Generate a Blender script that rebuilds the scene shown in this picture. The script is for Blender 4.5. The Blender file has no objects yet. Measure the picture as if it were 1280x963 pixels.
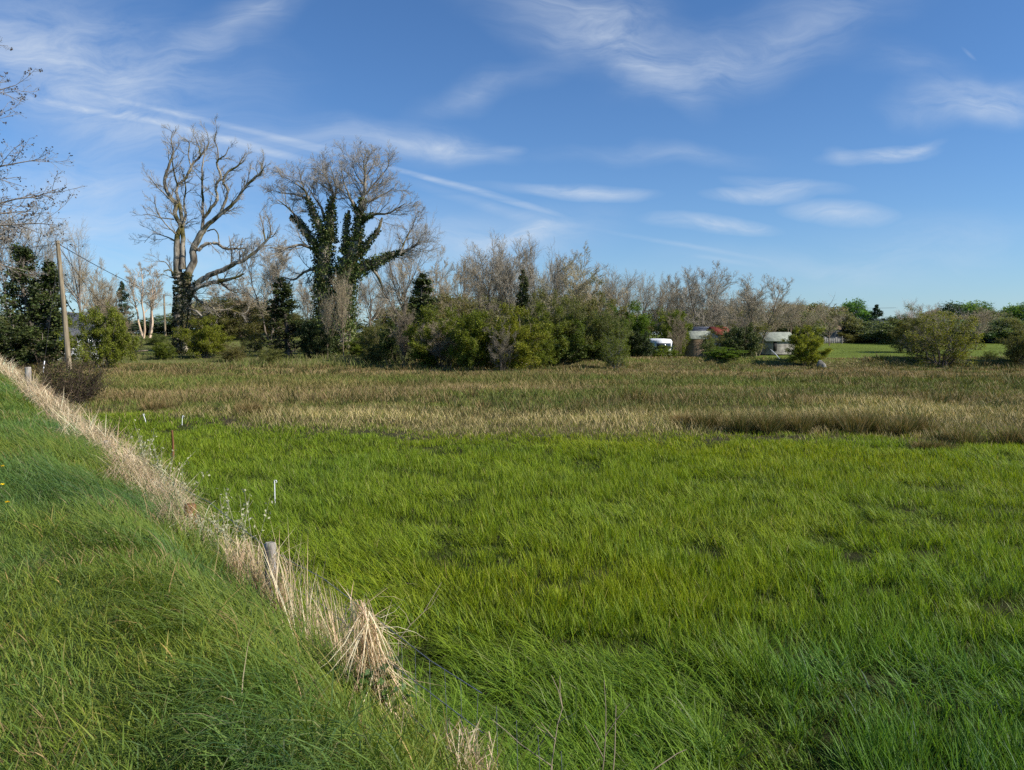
import bpy, math, random
import numpy as np
from mathutils import Vector, Matrix

S = bpy.context.scene
C = S.collection
R = math.radians
rng = np.random.default_rng(7)
random.seed(7)

# ------------------------------------------------------------------ view
F = 949.0                       # focal length in photo pixels
CAM_Z = 2.75
PITCH = math.atan2(63.5, F)
SUN_AZ, SUN_EL = R(108), R(37)


def P(px, py, d):
    """World point d metres ahead of the viewpoint on the sight line of a photo pixel."""
    a, b = (px - 640) / F, (481.5 - py) / F
    yy = math.cos(PITCH) + math.sin(PITCH) * b
    zz = -math.sin(PITCH) + math.cos(PITCH) * b
    k = d / yy
    return np.array([a * k, d, CAM_Z + zz * k])


# ------------------------------------------------------------------ noise
_tab = np.random.default_rng(99).random(65536)


def vnoise(x, y, seed=0):
    xi, yi = np.floor(x).astype(np.int64), np.floor(y).astype(np.int64)
    fx, fy = x - xi, y - yi
    fx = fx * fx * (3 - 2 * fx)
    fy = fy * fy * (3 - 2 * fy)

    def hsh(i, j):
        return _tab[((i * 73856093) ^ (j * 19349663) ^ (seed * 83492791)) & 65535]
    a, b = hsh(xi, yi), hsh(xi + 1, yi)
    c, d = hsh(xi, yi + 1), hsh(xi + 1, yi + 1)
    return (a * (1 - fx) + b * fx) * (1 - fy) + (c * (1 - fx) + d * fx) * fy


def fbm(x, y, seed=0, o=3):
    s, amp, tot = 0, 1, 0
    for k in range(o):
        s = s + amp * vnoise(x * 2 ** k + 17.3 * k, y * 2 ** k - 9.1 * k, seed + k)
        tot += amp
        amp *= .5
    return s / tot


def sst(a, b, x):
    t = np.clip((x - a) / (b - a), 0, 1)
    return t * t * (3 - 2 * t)


# ------------------------------------------------------------------ terrain
FX, FY = -0.588, 0.809          # direction of the fence and road
FENCE_U = -1.95


def U(x, y):
    return -0.809 * x - 0.588 * y


def UV(u, s):
    """Plan point from across-fence u and along-fence s."""
    return -0.809 * u + FX * s, -0.588 * u + FY * s


def height(x, y):
    x = np.asarray(x, float)
    y = np.asarray(y, float)
    u = U(x, y)
    z = 1.15 * sst(-3.0, -0.75, u)
    z = z + 0.16 * np.exp(-((u - FENCE_U) / .42) ** 2) * sst(5.5, 9, y)
    z = z + (0.14 * (fbm(x * .45, y * .45, 3) - .5) * sst(-1.5, -3.5, u) + 0.07 * (fbm(x * 1.3, y * 1.3, 5) - .5)) * sst(.25, -.3, u)
    a = x / np.maximum(y, 1)
    wl = sst(-.08, -.22, a)
    far = sst(-3, -8, u)
    z = z + .28 * (fbm(x * .35, y * .5, 11) - .4) * sst(0, 3, y - 21.5) * sst(64, 58, y) * sst(-3, -4, u)
    z = z + far * wl * (.7 * sst(60, 78, y) + 1.5 * sst(78, 105, y) + .6 * sst(105, 150, y))
    z = z + far * (1 - wl) * (.25 * sst(60, 66, y) + .95 * sst(66, 175, y))
    z = z + far * .5 * np.exp(-((y - 64.5) / 2.2) ** 2) * (1 - wl) * (.6 + .8 * fbm(x * .15, y * .1, 8))
    return z


def marsh_edge(x):
    return 20.3 + .45 * np.maximum(0, -x - 3) - .08 * np.maximum(0, x - 5) + 2.6 * (fbm(x * .28, x * 0, 21) - .5) + 1.2 * (fbm(x * 1.3, x * 0 + 5, 22) - .5)


# ------------------------------------------------------------------ mesh helpers
def np_mesh(name, V, loops, starts, cols=None):
    me = bpy.data.meshes.new(name)
    V = np.ascontiguousarray(V, np.float32)
    me.vertices.add(len(V))
    me.vertices.foreach_set('co', V.ravel())
    me.loops.add(len(loops))
    me.loops.foreach_set('vertex_index', np.ascontiguousarray(loops, np.int32))
    me.polygons.add(len(starts))
    me.polygons.foreach_set('loop_start', np.ascontiguousarray(starts, np.int32))
    if cols is not None:
        at = me.color_attributes.new('tint', 'FLOAT_COLOR', 'POINT')
        c4 = np.ones((len(V), 4), np.float32)
        c4[:, :3] = cols
        at.data.foreach_set('color', c4.ravel())
    me.update(calc_edges=True)
    return me


class Geo:
    """Collects vertices, faces and vertex tints of ONE mesh."""

    def __init__(self):
        self.v, self.l, self.s, self.c = [], [], [], []
        self.nv = self.nl = 0

    def add(self, V, loops, starts, cols):
        self.v.append(V)
        self.l.append(loops + self.nv)
        self.s.append(starts + self.nl)
        self.c.append(np.broadcast_to(cols, (len(V), 3)))
        self.nv += len(V)
        self.nl += len(loops)

    def arrays(self):
        return np.concatenate(self.v), np.concatenate(self.l), np.concatenate(self.s), np.concatenate(self.c)

    def mesh(self, name, mat, smooth=False):
        me = np_mesh(name, *self.arrays())
        me.materials.append(mat)
        if smooth:
            me.polygons.foreach_set('use_smooth', np.ones(len(me.polygons), bool))
        return me

    # ---- grass blades, vectorised
    def blades(self, Pt, H, W, az, l0, l1, col, tip=None, spread=.7):
        n = len(Pt)
        ts = np.array([0, .38, .72, 1.0])
        d = np.stack([np.cos(az), np.sin(az), np.zeros(n)], 1)
        wa = az + math.pi / 2 + rng.normal(0, spread, n)
        wd = np.stack([np.cos(wa), np.sin(wa), np.zeros(n)], 1)
        V = np.zeros((n, 7, 3))
        K = np.zeros((n, 7, 3))
        p = np.array(Pt, float)
        tip = col if tip is None else tip
        for k in range(4):
            if k:
                tm = (ts[k] + ts[k - 1]) / 2
                th = l0 + l1 * tm
                L = (ts[k] - ts[k - 1]) * H
                p = p + d * (np.sin(th) * L)[:, None]
                p[:, 2] += np.cos(th) * L
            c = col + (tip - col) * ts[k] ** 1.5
            if k < 3:
                hw = (W * (1.0, .95, .6)[k] / 2)[:, None] * wd
                V[:, 2 * k] = p - hw
                V[:, 2 * k + 1] = p + hw
                K[:, 2 * k] = c
                K[:, 2 * k + 1] = c
            else:
                V[:, 6] = p
                K[:, 6] = c
        b = (np.arange(n) * 7)[:, None]
        loops = (b + np.array([0, 1, 3, 2, 2, 3, 5, 4, 4, 5, 6])[None]).ravel()
        st = ((np.arange(n) * 11)[:, None] + np.array([0, 4, 8])[None]).ravel()
        self.add(V.reshape(-1, 3), loops, st, K.reshape(-1, 3))

    # ---- tubes, vectorised: pts (n,k,3), rad (n,k)
    def tubes(self, pts, rad, sides, col):
        n, k, _ = pts.shape
        T = np.empty_like(pts)
        T[:, 1:-1] = pts[:, 2:] - pts[:, :-2]
        T[:, 0] = pts[:, 1] - pts[:, 0]
        T[:, -1] = pts[:, -1] - pts[:, -2]
        T /= np.linalg.norm(T, axis=2, keepdims=True) + 1e-9
        ref = np.zeros((n, 1, 3))
        vert = np.abs(T[:, :1, 2]) > .75
        ref[..., 0] = vert
        ref[..., 2] = ~vert
        A = np.cross(T, np.broadcast_to(ref, T.shape))
        A /= np.linalg.norm(A, axis=2, keepdims=True) + 1e-9
        B = np.cross(T, A)
        ang = np.arange(sides) * 2 * math.pi / sides
        V = pts[:, :, None] + rad[:, :, None, None] * (A[:, :, None] * np.cos(ang)[None, None, :, None] + B[:, :, None] * np.sin(ang)[None, None, :, None])
        V = V.reshape(-1, 3)
        base = np.arange(n) * k * sides
        q = []
        for i in range(k - 1):
            for j in range(sides):
                j2 = (j + 1) % sides
                q.append([i * sides + j, i * sides + j2, (i + 1) * sides + j2, (i + 1) * sides + j])
        q = np.array(q).ravel()
        loops = (base[:, None] + q[None]).ravel()
        col = np.asarray(col, float)
        if col.ndim == 2:
            col = np.repeat(col, k * sides, axis=0)
        self.add(V, loops, np.arange(len(loops) // 4) * 4, col)

    # ---- leaves: bent quads
    def leaves(self, Pt, size, col, flat=0.0):
        n = len(Pt)
        a = rng.normal(size=(n, 3))
        a /= np.linalg.norm(a, axis=1, keepdims=True)
        b = rng.normal(size=(n, 3))
        b[:, 2] *= (1 - flat)
        a[:, 2] *= (1 - flat)
        b -= a * (a * b).sum(1, keepdims=True) / (a * a).sum(1, keepdims=True)
        b /= np.linalg.norm(b, axis=1, keepdims=True)
        s = np.broadcast_to(size, (n,))[:, None]
        V = np.stack([Pt - a * s * .55, Pt + b * s * .33, Pt + a * s * .6, Pt - b * s * .33], 1).reshape(-1, 3)
        self.add(V, np.arange(4 * n), np.arange(n) * 4, np.repeat(np.broadcast_to(col, (n, 3)), 4, axis=0))

    # ---- plain shapes
    def box(self, lo, hi, col=(1, 1, 1), rot=None, org=(0, 0, 0)):
        x0, y0, z0 = lo
        x1, y1, z1 = hi
        V = np.array([[x0, y0, z0], [x1, y0, z0], [x1, y1, z0], [x0, y1, z0], [x0, y0, z1], [x1, y0, z1], [x1, y1, z1], [x0, y1, z1]], float)
        L = np.array([0, 3, 2, 1, 4, 5, 6, 7, 0, 1, 5, 4, 1, 2, 6, 5, 2, 3, 7, 6, 3, 0, 4, 7])
        self.add(V, L, np.arange(6) * 4, np.array(col, float))

    def poly(self, V, faces, col=(1, 1, 1)):
        V = np.array(V, float)
        L, st, k = [], [], 0
        for f in faces:
            st.append(k)
            L += list(f)
            k += len(f)
        self.add(V, np.array(L), np.array(st), np.array(col, float))

    def tube(self, pts, rad, sides=8, col=(1, 1, 1), cap=True):
        pts = np.array(pts, float)
        rad = np.broadcast_to(np.array(rad, float), (len(pts),))
        self.tubes(pts[None], rad[None], sides, np.array(col, float))
        if cap:
            for e in (0, -1):
                base = self.v[-1] if e == -1 else self.v[-1]
            n = len(pts) * sides
            ring = self.v[-1][-sides:]
            self.add(ring.copy(), np.arange(sides), np.array([0]), np.array(col, float))


def link(name, me, parent=None):
    o = bpy.data.objects.new(name, me)
    C.objects.link(o)
    if parent:
        o.parent = parent
    return o


def tag(o, label, cat, group=None, kind=None):
    o['label'] = label
    o['category'] = cat
    if group:
        o['group'] = group
    if kind:
        o['kind'] = kind
    return o


def empty(name, loc, label, cat, group=None, rz=0):
    o = bpy.data.objects.new(name, None)
    C.objects.link(o)
    o.location = loc
    o.rotation_euler = (0, 0, rz)
    o.empty_display_size = .2
    return tag(o, label, cat, group)


# ------------------------------------------------------------------ materials
def new_mat(name):
    m = bpy.data.materials.new(name)
    m.use_nodes = True
    nt = m.node_tree
    nt.nodes.clear()
    return m, nt, nt.nodes.new('ShaderNodeOutputMaterial')


def leaf_mat(name, transl=.3, rough=.55, spec=.25, objcol=True, tcol=(1.15, 1.1, .5)):
    m, nt, out = new_mat(name)
    N, L = nt.nodes, nt.links
    at = N.new('ShaderNodeAttribute')
    at.attribute_name = 'tint'
    col = at.outputs['Color']
    if objcol:
        oi = N.new('ShaderNodeObjectInfo')
        mx = N.new('ShaderNodeMix')
        mx.data_type = 'RGBA'
        mx.blend_type = 'MULTIPLY'
        mx.inputs['Factor'].default_value = 1
        L.new(col, mx.inputs['A'])
        L.new(oi.outputs['Color'], mx.inputs['B'])
        col = mx.outputs['Result']
    b = N.new('ShaderNodeBsdfPrincipled')
    b.inputs['Roughness'].default_value = rough
    b.inputs['Specular IOR Level'].default_value = spec
    L.new(col, b.inputs['Base Color'])
    t = N.new('ShaderNodeBsdfTranslucent')
    m2 = N.new('ShaderNodeMix')
    m2.data_type = 'RGBA'
    m2.blend_type = 'MULTIPLY'
    m2.inputs['Factor'].default_value = 1
    m2.inputs['B'].default_value = (*tcol, 1)
    L.new(col, m2.inputs['A'])
    L.new(m2.outputs['Result'], t.inputs['Color'])
    ms = N.new('ShaderNodeMixShader')
    ms.inputs[0].default_value = transl
    L.new(b.outputs[0], ms.inputs[1])
    L.new(t.outputs[0], ms.inputs[2])
    L.new(ms.outputs[0], out.inputs['Surface'])
    return m


def bark_mat(name, c1, c2, scale, c3=None, moss=0, objcol=False, stretch=(1, 1, .3)):
    m, nt, out = new_mat(name)
    N, L = nt.nodes, nt.links
    tc = N.new('ShaderNodeTexCoord')
    mp = N.new('ShaderNodeMapping')
    mp.inputs['Scale'].default_value = stretch
    L.new(tc.outputs['Object'], mp.inputs['Vector'])
    n1 = N.new('ShaderNodeTexNoise')
    n1.inputs['Scale'].default_value = scale
    n1.inputs['Detail'].default_value = 6
    n1.inputs['Roughness'].default_value = .65
    L.new(mp.outputs[0], n1.inputs['Vector'])
    cr = N.new('ShaderNodeValToRGB')
    cr.color_ramp.elements[0].position = .36
    cr.color_ramp.elements[0].color = (*c1, 1)
    cr.color_ramp.elements[1].position = .62
    cr.color_ramp.elements[1].color = (*c2, 1)
    L.new(n1.outputs['Fac'], cr.inputs[0])
    col = cr.outputs[0]
    if c3:
        n2 = N.new('ShaderNodeTexNoise')
        n2.inputs['Scale'].default_value = scale * .45
        n2.inputs['Detail'].default_value = 4
        L.new(tc.outputs['Object'], n2.inputs['Vector'])
        mr = N.new('ShaderNodeMapRange')
        mr.inputs['From Min'].default_value = .62 - moss * .3
        mr.inputs['From Max'].default_value = .72 - moss * .3
        L.new(n2.outputs['Fac'], mr.inputs['Value'])
        mx = N.new('ShaderNodeMix')
        mx.data_type = 'RGBA'
        L.new(mr.outputs[0], mx.inputs['Factor'])
        L.new(col, mx.inputs['A'])
        mx.inputs['B'].default_value = (*c3, 1)
        col = mx.outputs['Result']
    if objcol:
        oi = N.new('ShaderNodeObjectInfo')
        mx = N.new('ShaderNodeMix')
        mx.data_type = 'RGBA'
        mx.blend_type = 'MULTIPLY'
        mx.inputs['Factor'].default_value = 1
        L.new(col, mx.inputs['A'])
        L.new(oi.outputs['Color'], mx.inputs['B'])
        col = mx.outputs['Result']
    b = N.new('ShaderNodeBsdfPrincipled')
    b.inputs['Roughness'].default_value = .85
    b.inputs['Specular IOR Level'].default_value = .2
    L.new(col, b.inputs['Base Color'])
    bp = N.new('ShaderNodeBump')
    bp.inputs['Strength'].default_value = .6
    bp.inputs['Distance'].default_value = .3 / scale
    L.new(n1.outputs['Fac'], bp.inputs['Height'])
    L.new(bp.outputs[0], b.inputs['Normal'])
    L.new(b.outputs[0], out.inputs['Surface'])
    return m


def twig_mat(name, c, objcol=True):
    m, nt, out = new_mat(name)
    N, L = nt.nodes, nt.links
    b = N.new('ShaderNodeBsdfPrincipled')
    b.inputs['Roughness'].default_value = .8
    b.inputs['Specular IOR Level'].default_value = .2
    oi = N.new('ShaderNodeObjectInfo')
    mx = N.new('ShaderNodeMix')
    mx.data_type = 'RGBA'
    mx.blend_type = 'MULTIPLY'
    mx.inputs['Factor'].default_value = 1
    mx.inputs['A'].default_value = (*c, 1)
    L.new(oi.outputs['Color'], mx.inputs['B'])
    L.new(mx.outputs['Result'], b.inputs['Base Color'])
    L.new(b.outputs[0], out.inputs['Surface'])
    return m


def surf_mat(name, c1, c2, scale=3, rough=.8, spec=.2, stretch=(1, 1, 1), metal=0, lines=None):
    m, nt, out = new_mat(name)
    N, L = nt.nodes, nt.links
    tc = N.new('ShaderNodeTexCoord')
    mp = N.new('ShaderNodeMapping')
    mp.inputs['Scale'].default_value = stretch
    L.new(tc.outputs['Object'], mp.inputs['Vector'])
    n1 = N.new('ShaderNodeTexNoise')
    n1.inputs['Scale'].default_value = scale
    n1.inputs['Detail'].default_value = 7
    n1.inputs['Roughness'].default_value = .6
    L.new(mp.outputs[0], n1.inputs['Vector'])
    cr = N.new('ShaderNodeValToRGB')
    cr.color_ramp.elements[0].position = .33
    cr.color_ramp.elements[0].color = (*c1, 1)
    cr.color_ramp.elements[1].position = .67
    cr.color_ramp.elements[1].color = (*c2, 1)
    L.new(n1.outputs['Fac'], cr.inputs[0])
    b = N.new('ShaderNodeBsdfPrincipled')
    b.inputs['Roughness'].default_value = rough
    b.inputs['Specular IOR Level'].default_value = spec
    b.inputs['Metallic'].default_value = metal
    L.new(cr.outputs[0], b.inputs['Base Color'])
    bp = N.new('ShaderNodeBump')
    bp.inputs['Strength'].default_value = .4
    bp.inputs['Distance'].default_value = .05
    h = n1.outputs['Fac']
    if lines:
        w = N.new('ShaderNodeTexWave')
        w.inputs['Scale'].default_value = lines
        w.bands_direction = 'X'
        L.new(tc.outputs['Object'], w.inputs['Vector'])
        h = w.outputs['Fac']
    L.new(h, bp.inputs['Height'])
    L.new(bp.outputs[0], b.inputs['Normal'])
    L.new(b.outputs[0], out.inputs['Surface'])
    return m


M = dict(
    grass=leaf_mat('meadow_blade', .42, .5, .16, False, (1.15, 1.1, .45)),
    straw=leaf_mat('straw', .3, .6, .2, False, (1, .95, .8)),
    marsh=leaf_mat('marsh_blade', .25, .6, .2, False, (1.05, 1, .6)),
    leaf=leaf_mat('leaf', .4, .55, .2),
    ivy=leaf_mat('ivy_leaf', .15, .5, .22),
    bark_old=bark_mat('bark_lichen', (.05, .04, .03), (.38, .335, .26), 1.6, (.12, .10, .028), .4),
    bark=bark_mat('bark', (.06, .05, .04), (.24, .20, .16), 9, objcol=True),
    edge_bark=bark_mat('smooth_bark', (.16, .13, .105), (.36, .31, .26), 9),
    birch=bark_mat('pale_bark', (.28, .2, .13), (.62, .5, .38), 7, objcol=True),
    twig=twig_mat('twig', (.31, .275, .21)),
    twig_old=twig_mat('lichen_twig', (.33, .295, .24)),
    pole=bark_mat('pole_wood', (.13, .1, .06), (.33, .27, .18), 5, stretch=(2, 2, .12)),
    post=bark_mat('weathered_post', (.16, .14, .12), (.42, .38, .33), 14, (.30, .31, .24), .1, stretch=(1, 1, .2)),
    post_brown=bark_mat('brown_post', (.09, .045, .02), (.25, .12, .05), 14, stretch=(1, 1, .2)),
    wire=surf_mat('wire', (.12, .13, .15), (.25, .27, .3), 30, .5, .5, metal=.4),
    cable=surf_mat('cable', (.02, .02, .022), (.03, .03, .034), 5),
    white=surf_mat('white_plastic', (.72, .74, .76), (.84, .84, .82), 6, .4, .4),
    whitewash=surf_mat('whitewash', (.55, .58, .6), (.78, .79, .78), 2),
    limewash=surf_mat('limewash', (.34, .36, .38), (.5, .51, .5), 2),
    slate=surf_mat('slate', (.045, .05, .06), (.1, .105, .12), 5, .6, .3),
    stone=surf_mat('old_stone', (.13, .12, .10), (.34, .32, .27), 2.4),
    asbestos=surf_mat('lichened_sheet', (.17, .19, .15), (.36, .38, .31), 1.6, lines=2.2),
    redtin=surf_mat('rusty_red_sheet', (.17, .03, .025), (.30, .07, .045), 1.4, lines=2.2),
    wood=surf_mat('shed_boards', (.15, .11, .07), (.3, .22, .15), 3, stretch=(.3, .3, 3)),
    tarp=surf_mat('grey_sheet', (.2, .22, .27), (.36, .38, .44), 1.5, lines=2.2),
    glass=surf_mat('dark_glass', (.015, .02, .025), (.03, .035, .04), 2, .1, .6),
    dark=surf_mat('dark_opening', (.012, .011, .01), (.03, .027, .024), 2),
    asphalt=surf_mat('asphalt', (.04, .04, .04), (.065, .063, .06), 20),
    petal=surf_mat('yellow_petal', (.75, .5, .01), (.85, .62, .02), 20),
    bush_twig=twig_mat('brown_twig', (.09, .065, .05)),
)


# ------------------------------------------------------------------ ground sheet
def ground_tint(x, y):
    u = U(x, y)
    n = fbm(x * .9, y * .9, 31)[..., None]
    n2 = fbm(x * .12, y * .3, 33)[..., None]
    meadow = np.array([.034, .036, .014]) * (.7 + .6 * n)
    marsh = np.array([.085, .072, .032]) * (.6 + .8 * n)
    far_r = np.array([.115, .15, .026]) * (.75 + .5 * n2)
    far_l = np.array([.125, .13, .045]) * (.6 + .8 * n2)
    verge = np.array([.075, .115, .03]) * (.7 + .6 * n)
    wm = sst(-.8, .8, y - marsh_edge(x))[..., None]
    c = meadow + (marsh - meadow) * wm
    wet = np.exp(-((y - marsh_edge(x) - .3) / .7) ** 2)[..., None]
    c = c + (np.array([.05, .042, .03]) - c) * .8 * wet
    wl = sst(-.02, -.14, x / np.maximum(y, 1))[..., None]
    fr = far_r + (far_l - far_r) * wl
    wf = sst(61, 66, y)[..., None]
    c = c + (fr - c) * wf
    wv = sst(-2.6, -1.4, u)[..., None]
    return c + (verge - c) * wv


def axis(fine_lo, fine_hi, step, far):
    a = list(np.arange(fine_lo, fine_hi, step))
    s = step
    while a[-1] < far:
        s *= 1.22
        a.append(a[-1] + s)
    s = step
    lo = []
    v = fine_lo
    while v > -far:
        s *= 1.22
        v -= s
        lo.append(v)
    return np.array(lo[::-1] + a)


gx, gy = axis(-48, 40, .4, 4500), axis(-6, 72, .4, 4500)
GX, GY = np.meshgrid(gx, gy)
GZ = height(GX, GY)
nx, ny = len(gx), len(gy)
idx = np.arange(nx * ny).reshape(ny, nx)
quads = np.stack([idx[:-1, :-1], idx[:-1, 1:], idx[1:, 1:], idx[1:, :-1]], -1).reshape(-1, 4)
me = np_mesh('ground', np.stack([GX, GY, GZ], -1).reshape(-1, 3), quads.ravel(), np.arange(len(quads)) * 4, ground_tint(GX, GY).reshape(-1, 3))
me.polygons.foreach_set('use_smooth', np.ones(len(me.polygons), bool))
m, nt, out = new_mat('ground')
at = nt.nodes.new('ShaderNodeAttribute')
at.attribute_name = 'tint'
tc = nt.nodes.new('ShaderNodeTexCoord')
nz = nt.nodes.new('ShaderNodeTexNoise')
nz.inputs['Scale'].default_value = 2.2
nz.inputs['Detail'].default_value = 8
nz.inputs['Roughness'].default_value = .7
nt.links.new(tc.outputs['Object'], nz.inputs['Vector'])
mr = nt.nodes.new('ShaderNodeMapRange')
mr.inputs['From Min'].default_value = .3
mr.inputs['From Max'].default_value = .7
mr.inputs['To Min'].default_value = .6
mr.inputs['To Max'].default_value = 1.4
nt.links.new(nz.outputs['Fac'], mr.inputs['Value'])
mx = nt.nodes.new('ShaderNodeMix')
mx.data_type = 'RGBA'
mx.blend_type = 'MULTIPLY'
mx.inputs['Factor'].default_value = 1
nt.links.new(at.outputs['Color'], mx.inputs['A'])
nt.links.new(mr.outputs[0], mx.inputs['B'])
b = nt.nodes.new('ShaderNodeBsdfPrincipled')
b.inputs['Roughness'].default_value = .95
b.inputs['Specular IOR Level'].default_value = .05
nt.links.new(mx.outputs['Result'], b.inputs['Base Color'])
bp = nt.nodes.new('ShaderNodeBump')
bp.inputs['Distance'].default_value = .12
nt.links.new(nz.outputs['Fac'], bp.inputs['Height'])
nt.links.new(bp.outputs[0], b.inputs['Normal'])
nt.links.new(b.outputs[0], out.inputs['Surface'])
me.materials.append(m)
link('ground', me)['kind'] = 'structure'

# the lane on whose edge the photographer stands
g = Geo()
ss = np.linspace(-40, 160, 101)
V = []
for s_ in ss:
    for u_ in (.35, 4.2):
        x, y = UV(u_, s_)
        V.append((x, y, 1.156))
g.poly(V, [(2 * i, 2 * i + 1, 2 * i + 3, 2 * i + 2) for i in range(100)])
link('road', g.mesh('road', M['asphalt']))['kind'] = 'structure'


# ------------------------------------------------------------------ grass
def scatter(n, dmin, dmax, power=1.0, tan=.74, side=1.6):
    """Points in the wedge ahead, areal density falling as distance**-power."""
    e = 2 - power
    d = (dmin ** e + rng.random(n) * (dmax ** e - dmin ** e)) ** (1 / e)
    x = (rng.random(n) * 2 - 1) * (tan * d + side)
    return x, d


def pick(n, palette, weights):
    pal = np.array(palette)
    return pal[rng.choice(len(pal), n, p=np.array(weights) / sum(weights))]


# meadow
def lodge(x, y):
    """Wind-combed lean direction and amount."""
    a = 2.6 + 2.4 * (fbm(x * .35, y * .35, 41) - .5) * 2 + 1.2 * (fbm(x * 1.4, y * 1.4, 43) - .5) * 2
    m = 1.0 * sst(.45, .68, fbm(x * .7 + 7, y * .7, 47)) * (1 - .35 * sst(7, 12, y))
    return a, m


GEO = Geo()
x, y = scatter(62000, 2.2, 27, 1.0)
NB = 7                                        # blades per plant
x = np.repeat(x, NB) + rng.normal(0, 1, 62000 * NB) * .022 * np.maximum(1, np.repeat(y, NB) / 6)
y = np.repeat(y, NB) + rng.normal(0, 1, 62000 * NB) * .022 * np.maximum(1, np.repeat(y, NB) / 6)
vig = np.repeat(rng.random(62000), NB)        # vigour and tone shared by one plant
u = U(x, y)
edge = marsh_edge(x)
keep = (u < -2.15 - .3 * rng.random(len(x))) & (y < edge + rng.normal(0, .8, len(x)) + 2.5 * (rng.random(len(x)) < .12))
hole = fbm(x * 1.25, y * 1.6, 53)
keep &= rng.random(len(x)) < np.clip((hole - .22) / .1, .6, 1)
PITS = []
pit = np.zeros(len(x))                       # trampled hollows
for hx, hy, hr in [(1080, 680, .30), (1167, 680, .28), (1268, 742, .30), (910, 766, .20), (947, 768, .18), (1124, 830, .24), (1147, 882, .2), (880, 674, .34), (1262, 626, .45), (684, 614, .4), (1000, 800, .2), (1210, 860, .22), (760, 700, .3), (700, 720, .3), (1070, 905, .16), (560, 690, .3), (1190, 600, .4), (960, 620, .35), (820, 880, .16), (1240, 900, .2), (400, 650, .3), (1110, 720, .24)]:
    hd = (CAM_Z - .22) / ((hy - 418) / F)
    qx, qy = (hx - 640) / F * hd, hd
    PITS.append((qx, qy, hr))
    wob = .8 + .5 * fbm(x * 4, y * 4, int(hx))
    pit = np.maximum(pit, sst(1.15, .6, np.hypot((x - qx) * .62, y - qy) / (hr * .72 * wob)))
keep &= rng.random(len(x)) > .93 * pit
H_pit = 1 - .5 * pit
x, y, u, hole, vig, H_pit = x[keep], y[keep], u[keep], hole[keep], vig[keep], H_pit[keep]
n = len(x)
hn = fbm(x * .7, y * .7, 51)
big = fbm(x * .13, y * .2, 57)
H = (.13 + .13 * hn + .10 * rng.random(n) + .10 * vig) * (1 - .25 * sst(4, 8, y)) * (.38 + .62 * sst(.26, .42, hole)) * H_pit * (1 - .35 * sst(14, 21, y))
Wd = np.maximum(.0085, .5 * y / 759) * (.55 + .7 * rng.random(n))
a, mlo = lodge(x, y)
az = np.where(rng.random(n) < .12 + .55 * mlo, a + rng.normal(0, .6, n), rng.random(n) * 6.283)
pal = pick(n, [(.215, .29, .016), (.175, .25, .015), (.255, .32, .024), (.11, .185, .017), (.29, .30, .065), (.40, .34, .12)], [4, 4, 2.4, 2.2, .6, .12])
pal = pal * (.66 + .62 * vig)[:, None]
tn = sst(.38, .62, big)[:, None]
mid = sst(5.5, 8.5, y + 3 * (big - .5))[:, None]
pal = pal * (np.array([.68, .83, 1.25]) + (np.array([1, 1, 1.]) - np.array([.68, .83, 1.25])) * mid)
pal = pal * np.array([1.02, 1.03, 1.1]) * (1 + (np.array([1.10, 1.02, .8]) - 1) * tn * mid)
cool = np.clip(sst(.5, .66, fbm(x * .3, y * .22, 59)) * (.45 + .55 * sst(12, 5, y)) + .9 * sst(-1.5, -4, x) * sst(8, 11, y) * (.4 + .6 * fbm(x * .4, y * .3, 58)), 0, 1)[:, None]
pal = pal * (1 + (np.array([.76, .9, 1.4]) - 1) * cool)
Pt = np.stack([x, y, height(x, y) - .02], 1)
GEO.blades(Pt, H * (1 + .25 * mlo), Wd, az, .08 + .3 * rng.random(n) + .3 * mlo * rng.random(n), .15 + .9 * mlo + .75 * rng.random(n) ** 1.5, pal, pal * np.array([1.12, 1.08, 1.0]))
# low undergrowth between the long blades
x, y = scatter(330000, 2.2, 17, 1.3)
pit2 = np.zeros(len(x))
for qx, qy, hr in PITS:
    pit2 = np.maximum(pit2, sst(1.1, .6, np.hypot((x - qx) * .62, y - qy) / (hr * .7)))
keep = (U(x, y) < -2.1) & (rng.random(len(x)) > .9 * pit2)
x, y = x[keep], y[keep]
n = len(x)
pal = pick(n, [(.115, .175, .02), (.09, .14, .02), (.15, .20, .03), (.20, .19, .07)], [4, 3, 2, .5])
GEO.blades(np.stack([x, y, height(x, y) - .012], 1), .05 + .09 * rng.random(n), np.maximum(.006, .5 * y / 759) * (.6 + .8 * rng.random(n)), rng.random(n) * 6.283, .1 + .7 * rng.random(n), .3 + 1.1 * rng.random(n), pal, pal * 1.08)
tag(link('meadow_grass', GEO.mesh('meadow_grass', M['grass'])), 'lush long green grass filling the near field, combed by the wind', 'grass', kind='stuff')

# verge
GEO = Geo()
x, y = scatter(520000, 1.3, 60, 1.05, .76, 1.2)
u = U(x, y)
keep = (u > -2.3 + .3 * rng.normal(size=len(x))) & (u < .5)
x, y, u = x[keep], y[keep], u[keep]
n = len(x)
hn = fbm(x * 1.6, y * 1.6, 61)
hn2 = fbm(x * .75, y * .75, 63)
edge_w = sst(-.45, -.95, u) * sst(-2.6, -1.6, u)
tus_ = np.maximum(sst(.52, .68, hn2) * (.35 + .65 * edge_w), .9 * sst(.5, .62, fbm(x * 1.7 + 2, y * 1.7, 64)) * edge_w)
strip = np.exp(-((u - FENCE_U) / .35) ** 2) * (rng.random(n) < .45)
H = .05 + .08 * hn + .06 * rng.random(n) + .32 * strip * rng.random(n) + .34 * tus_ * (.5 + .5 * rng.random(n))
Wd = np.maximum(.0056, .5 * y / 759) * (.6 + .8 * rng.random(n))
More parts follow.
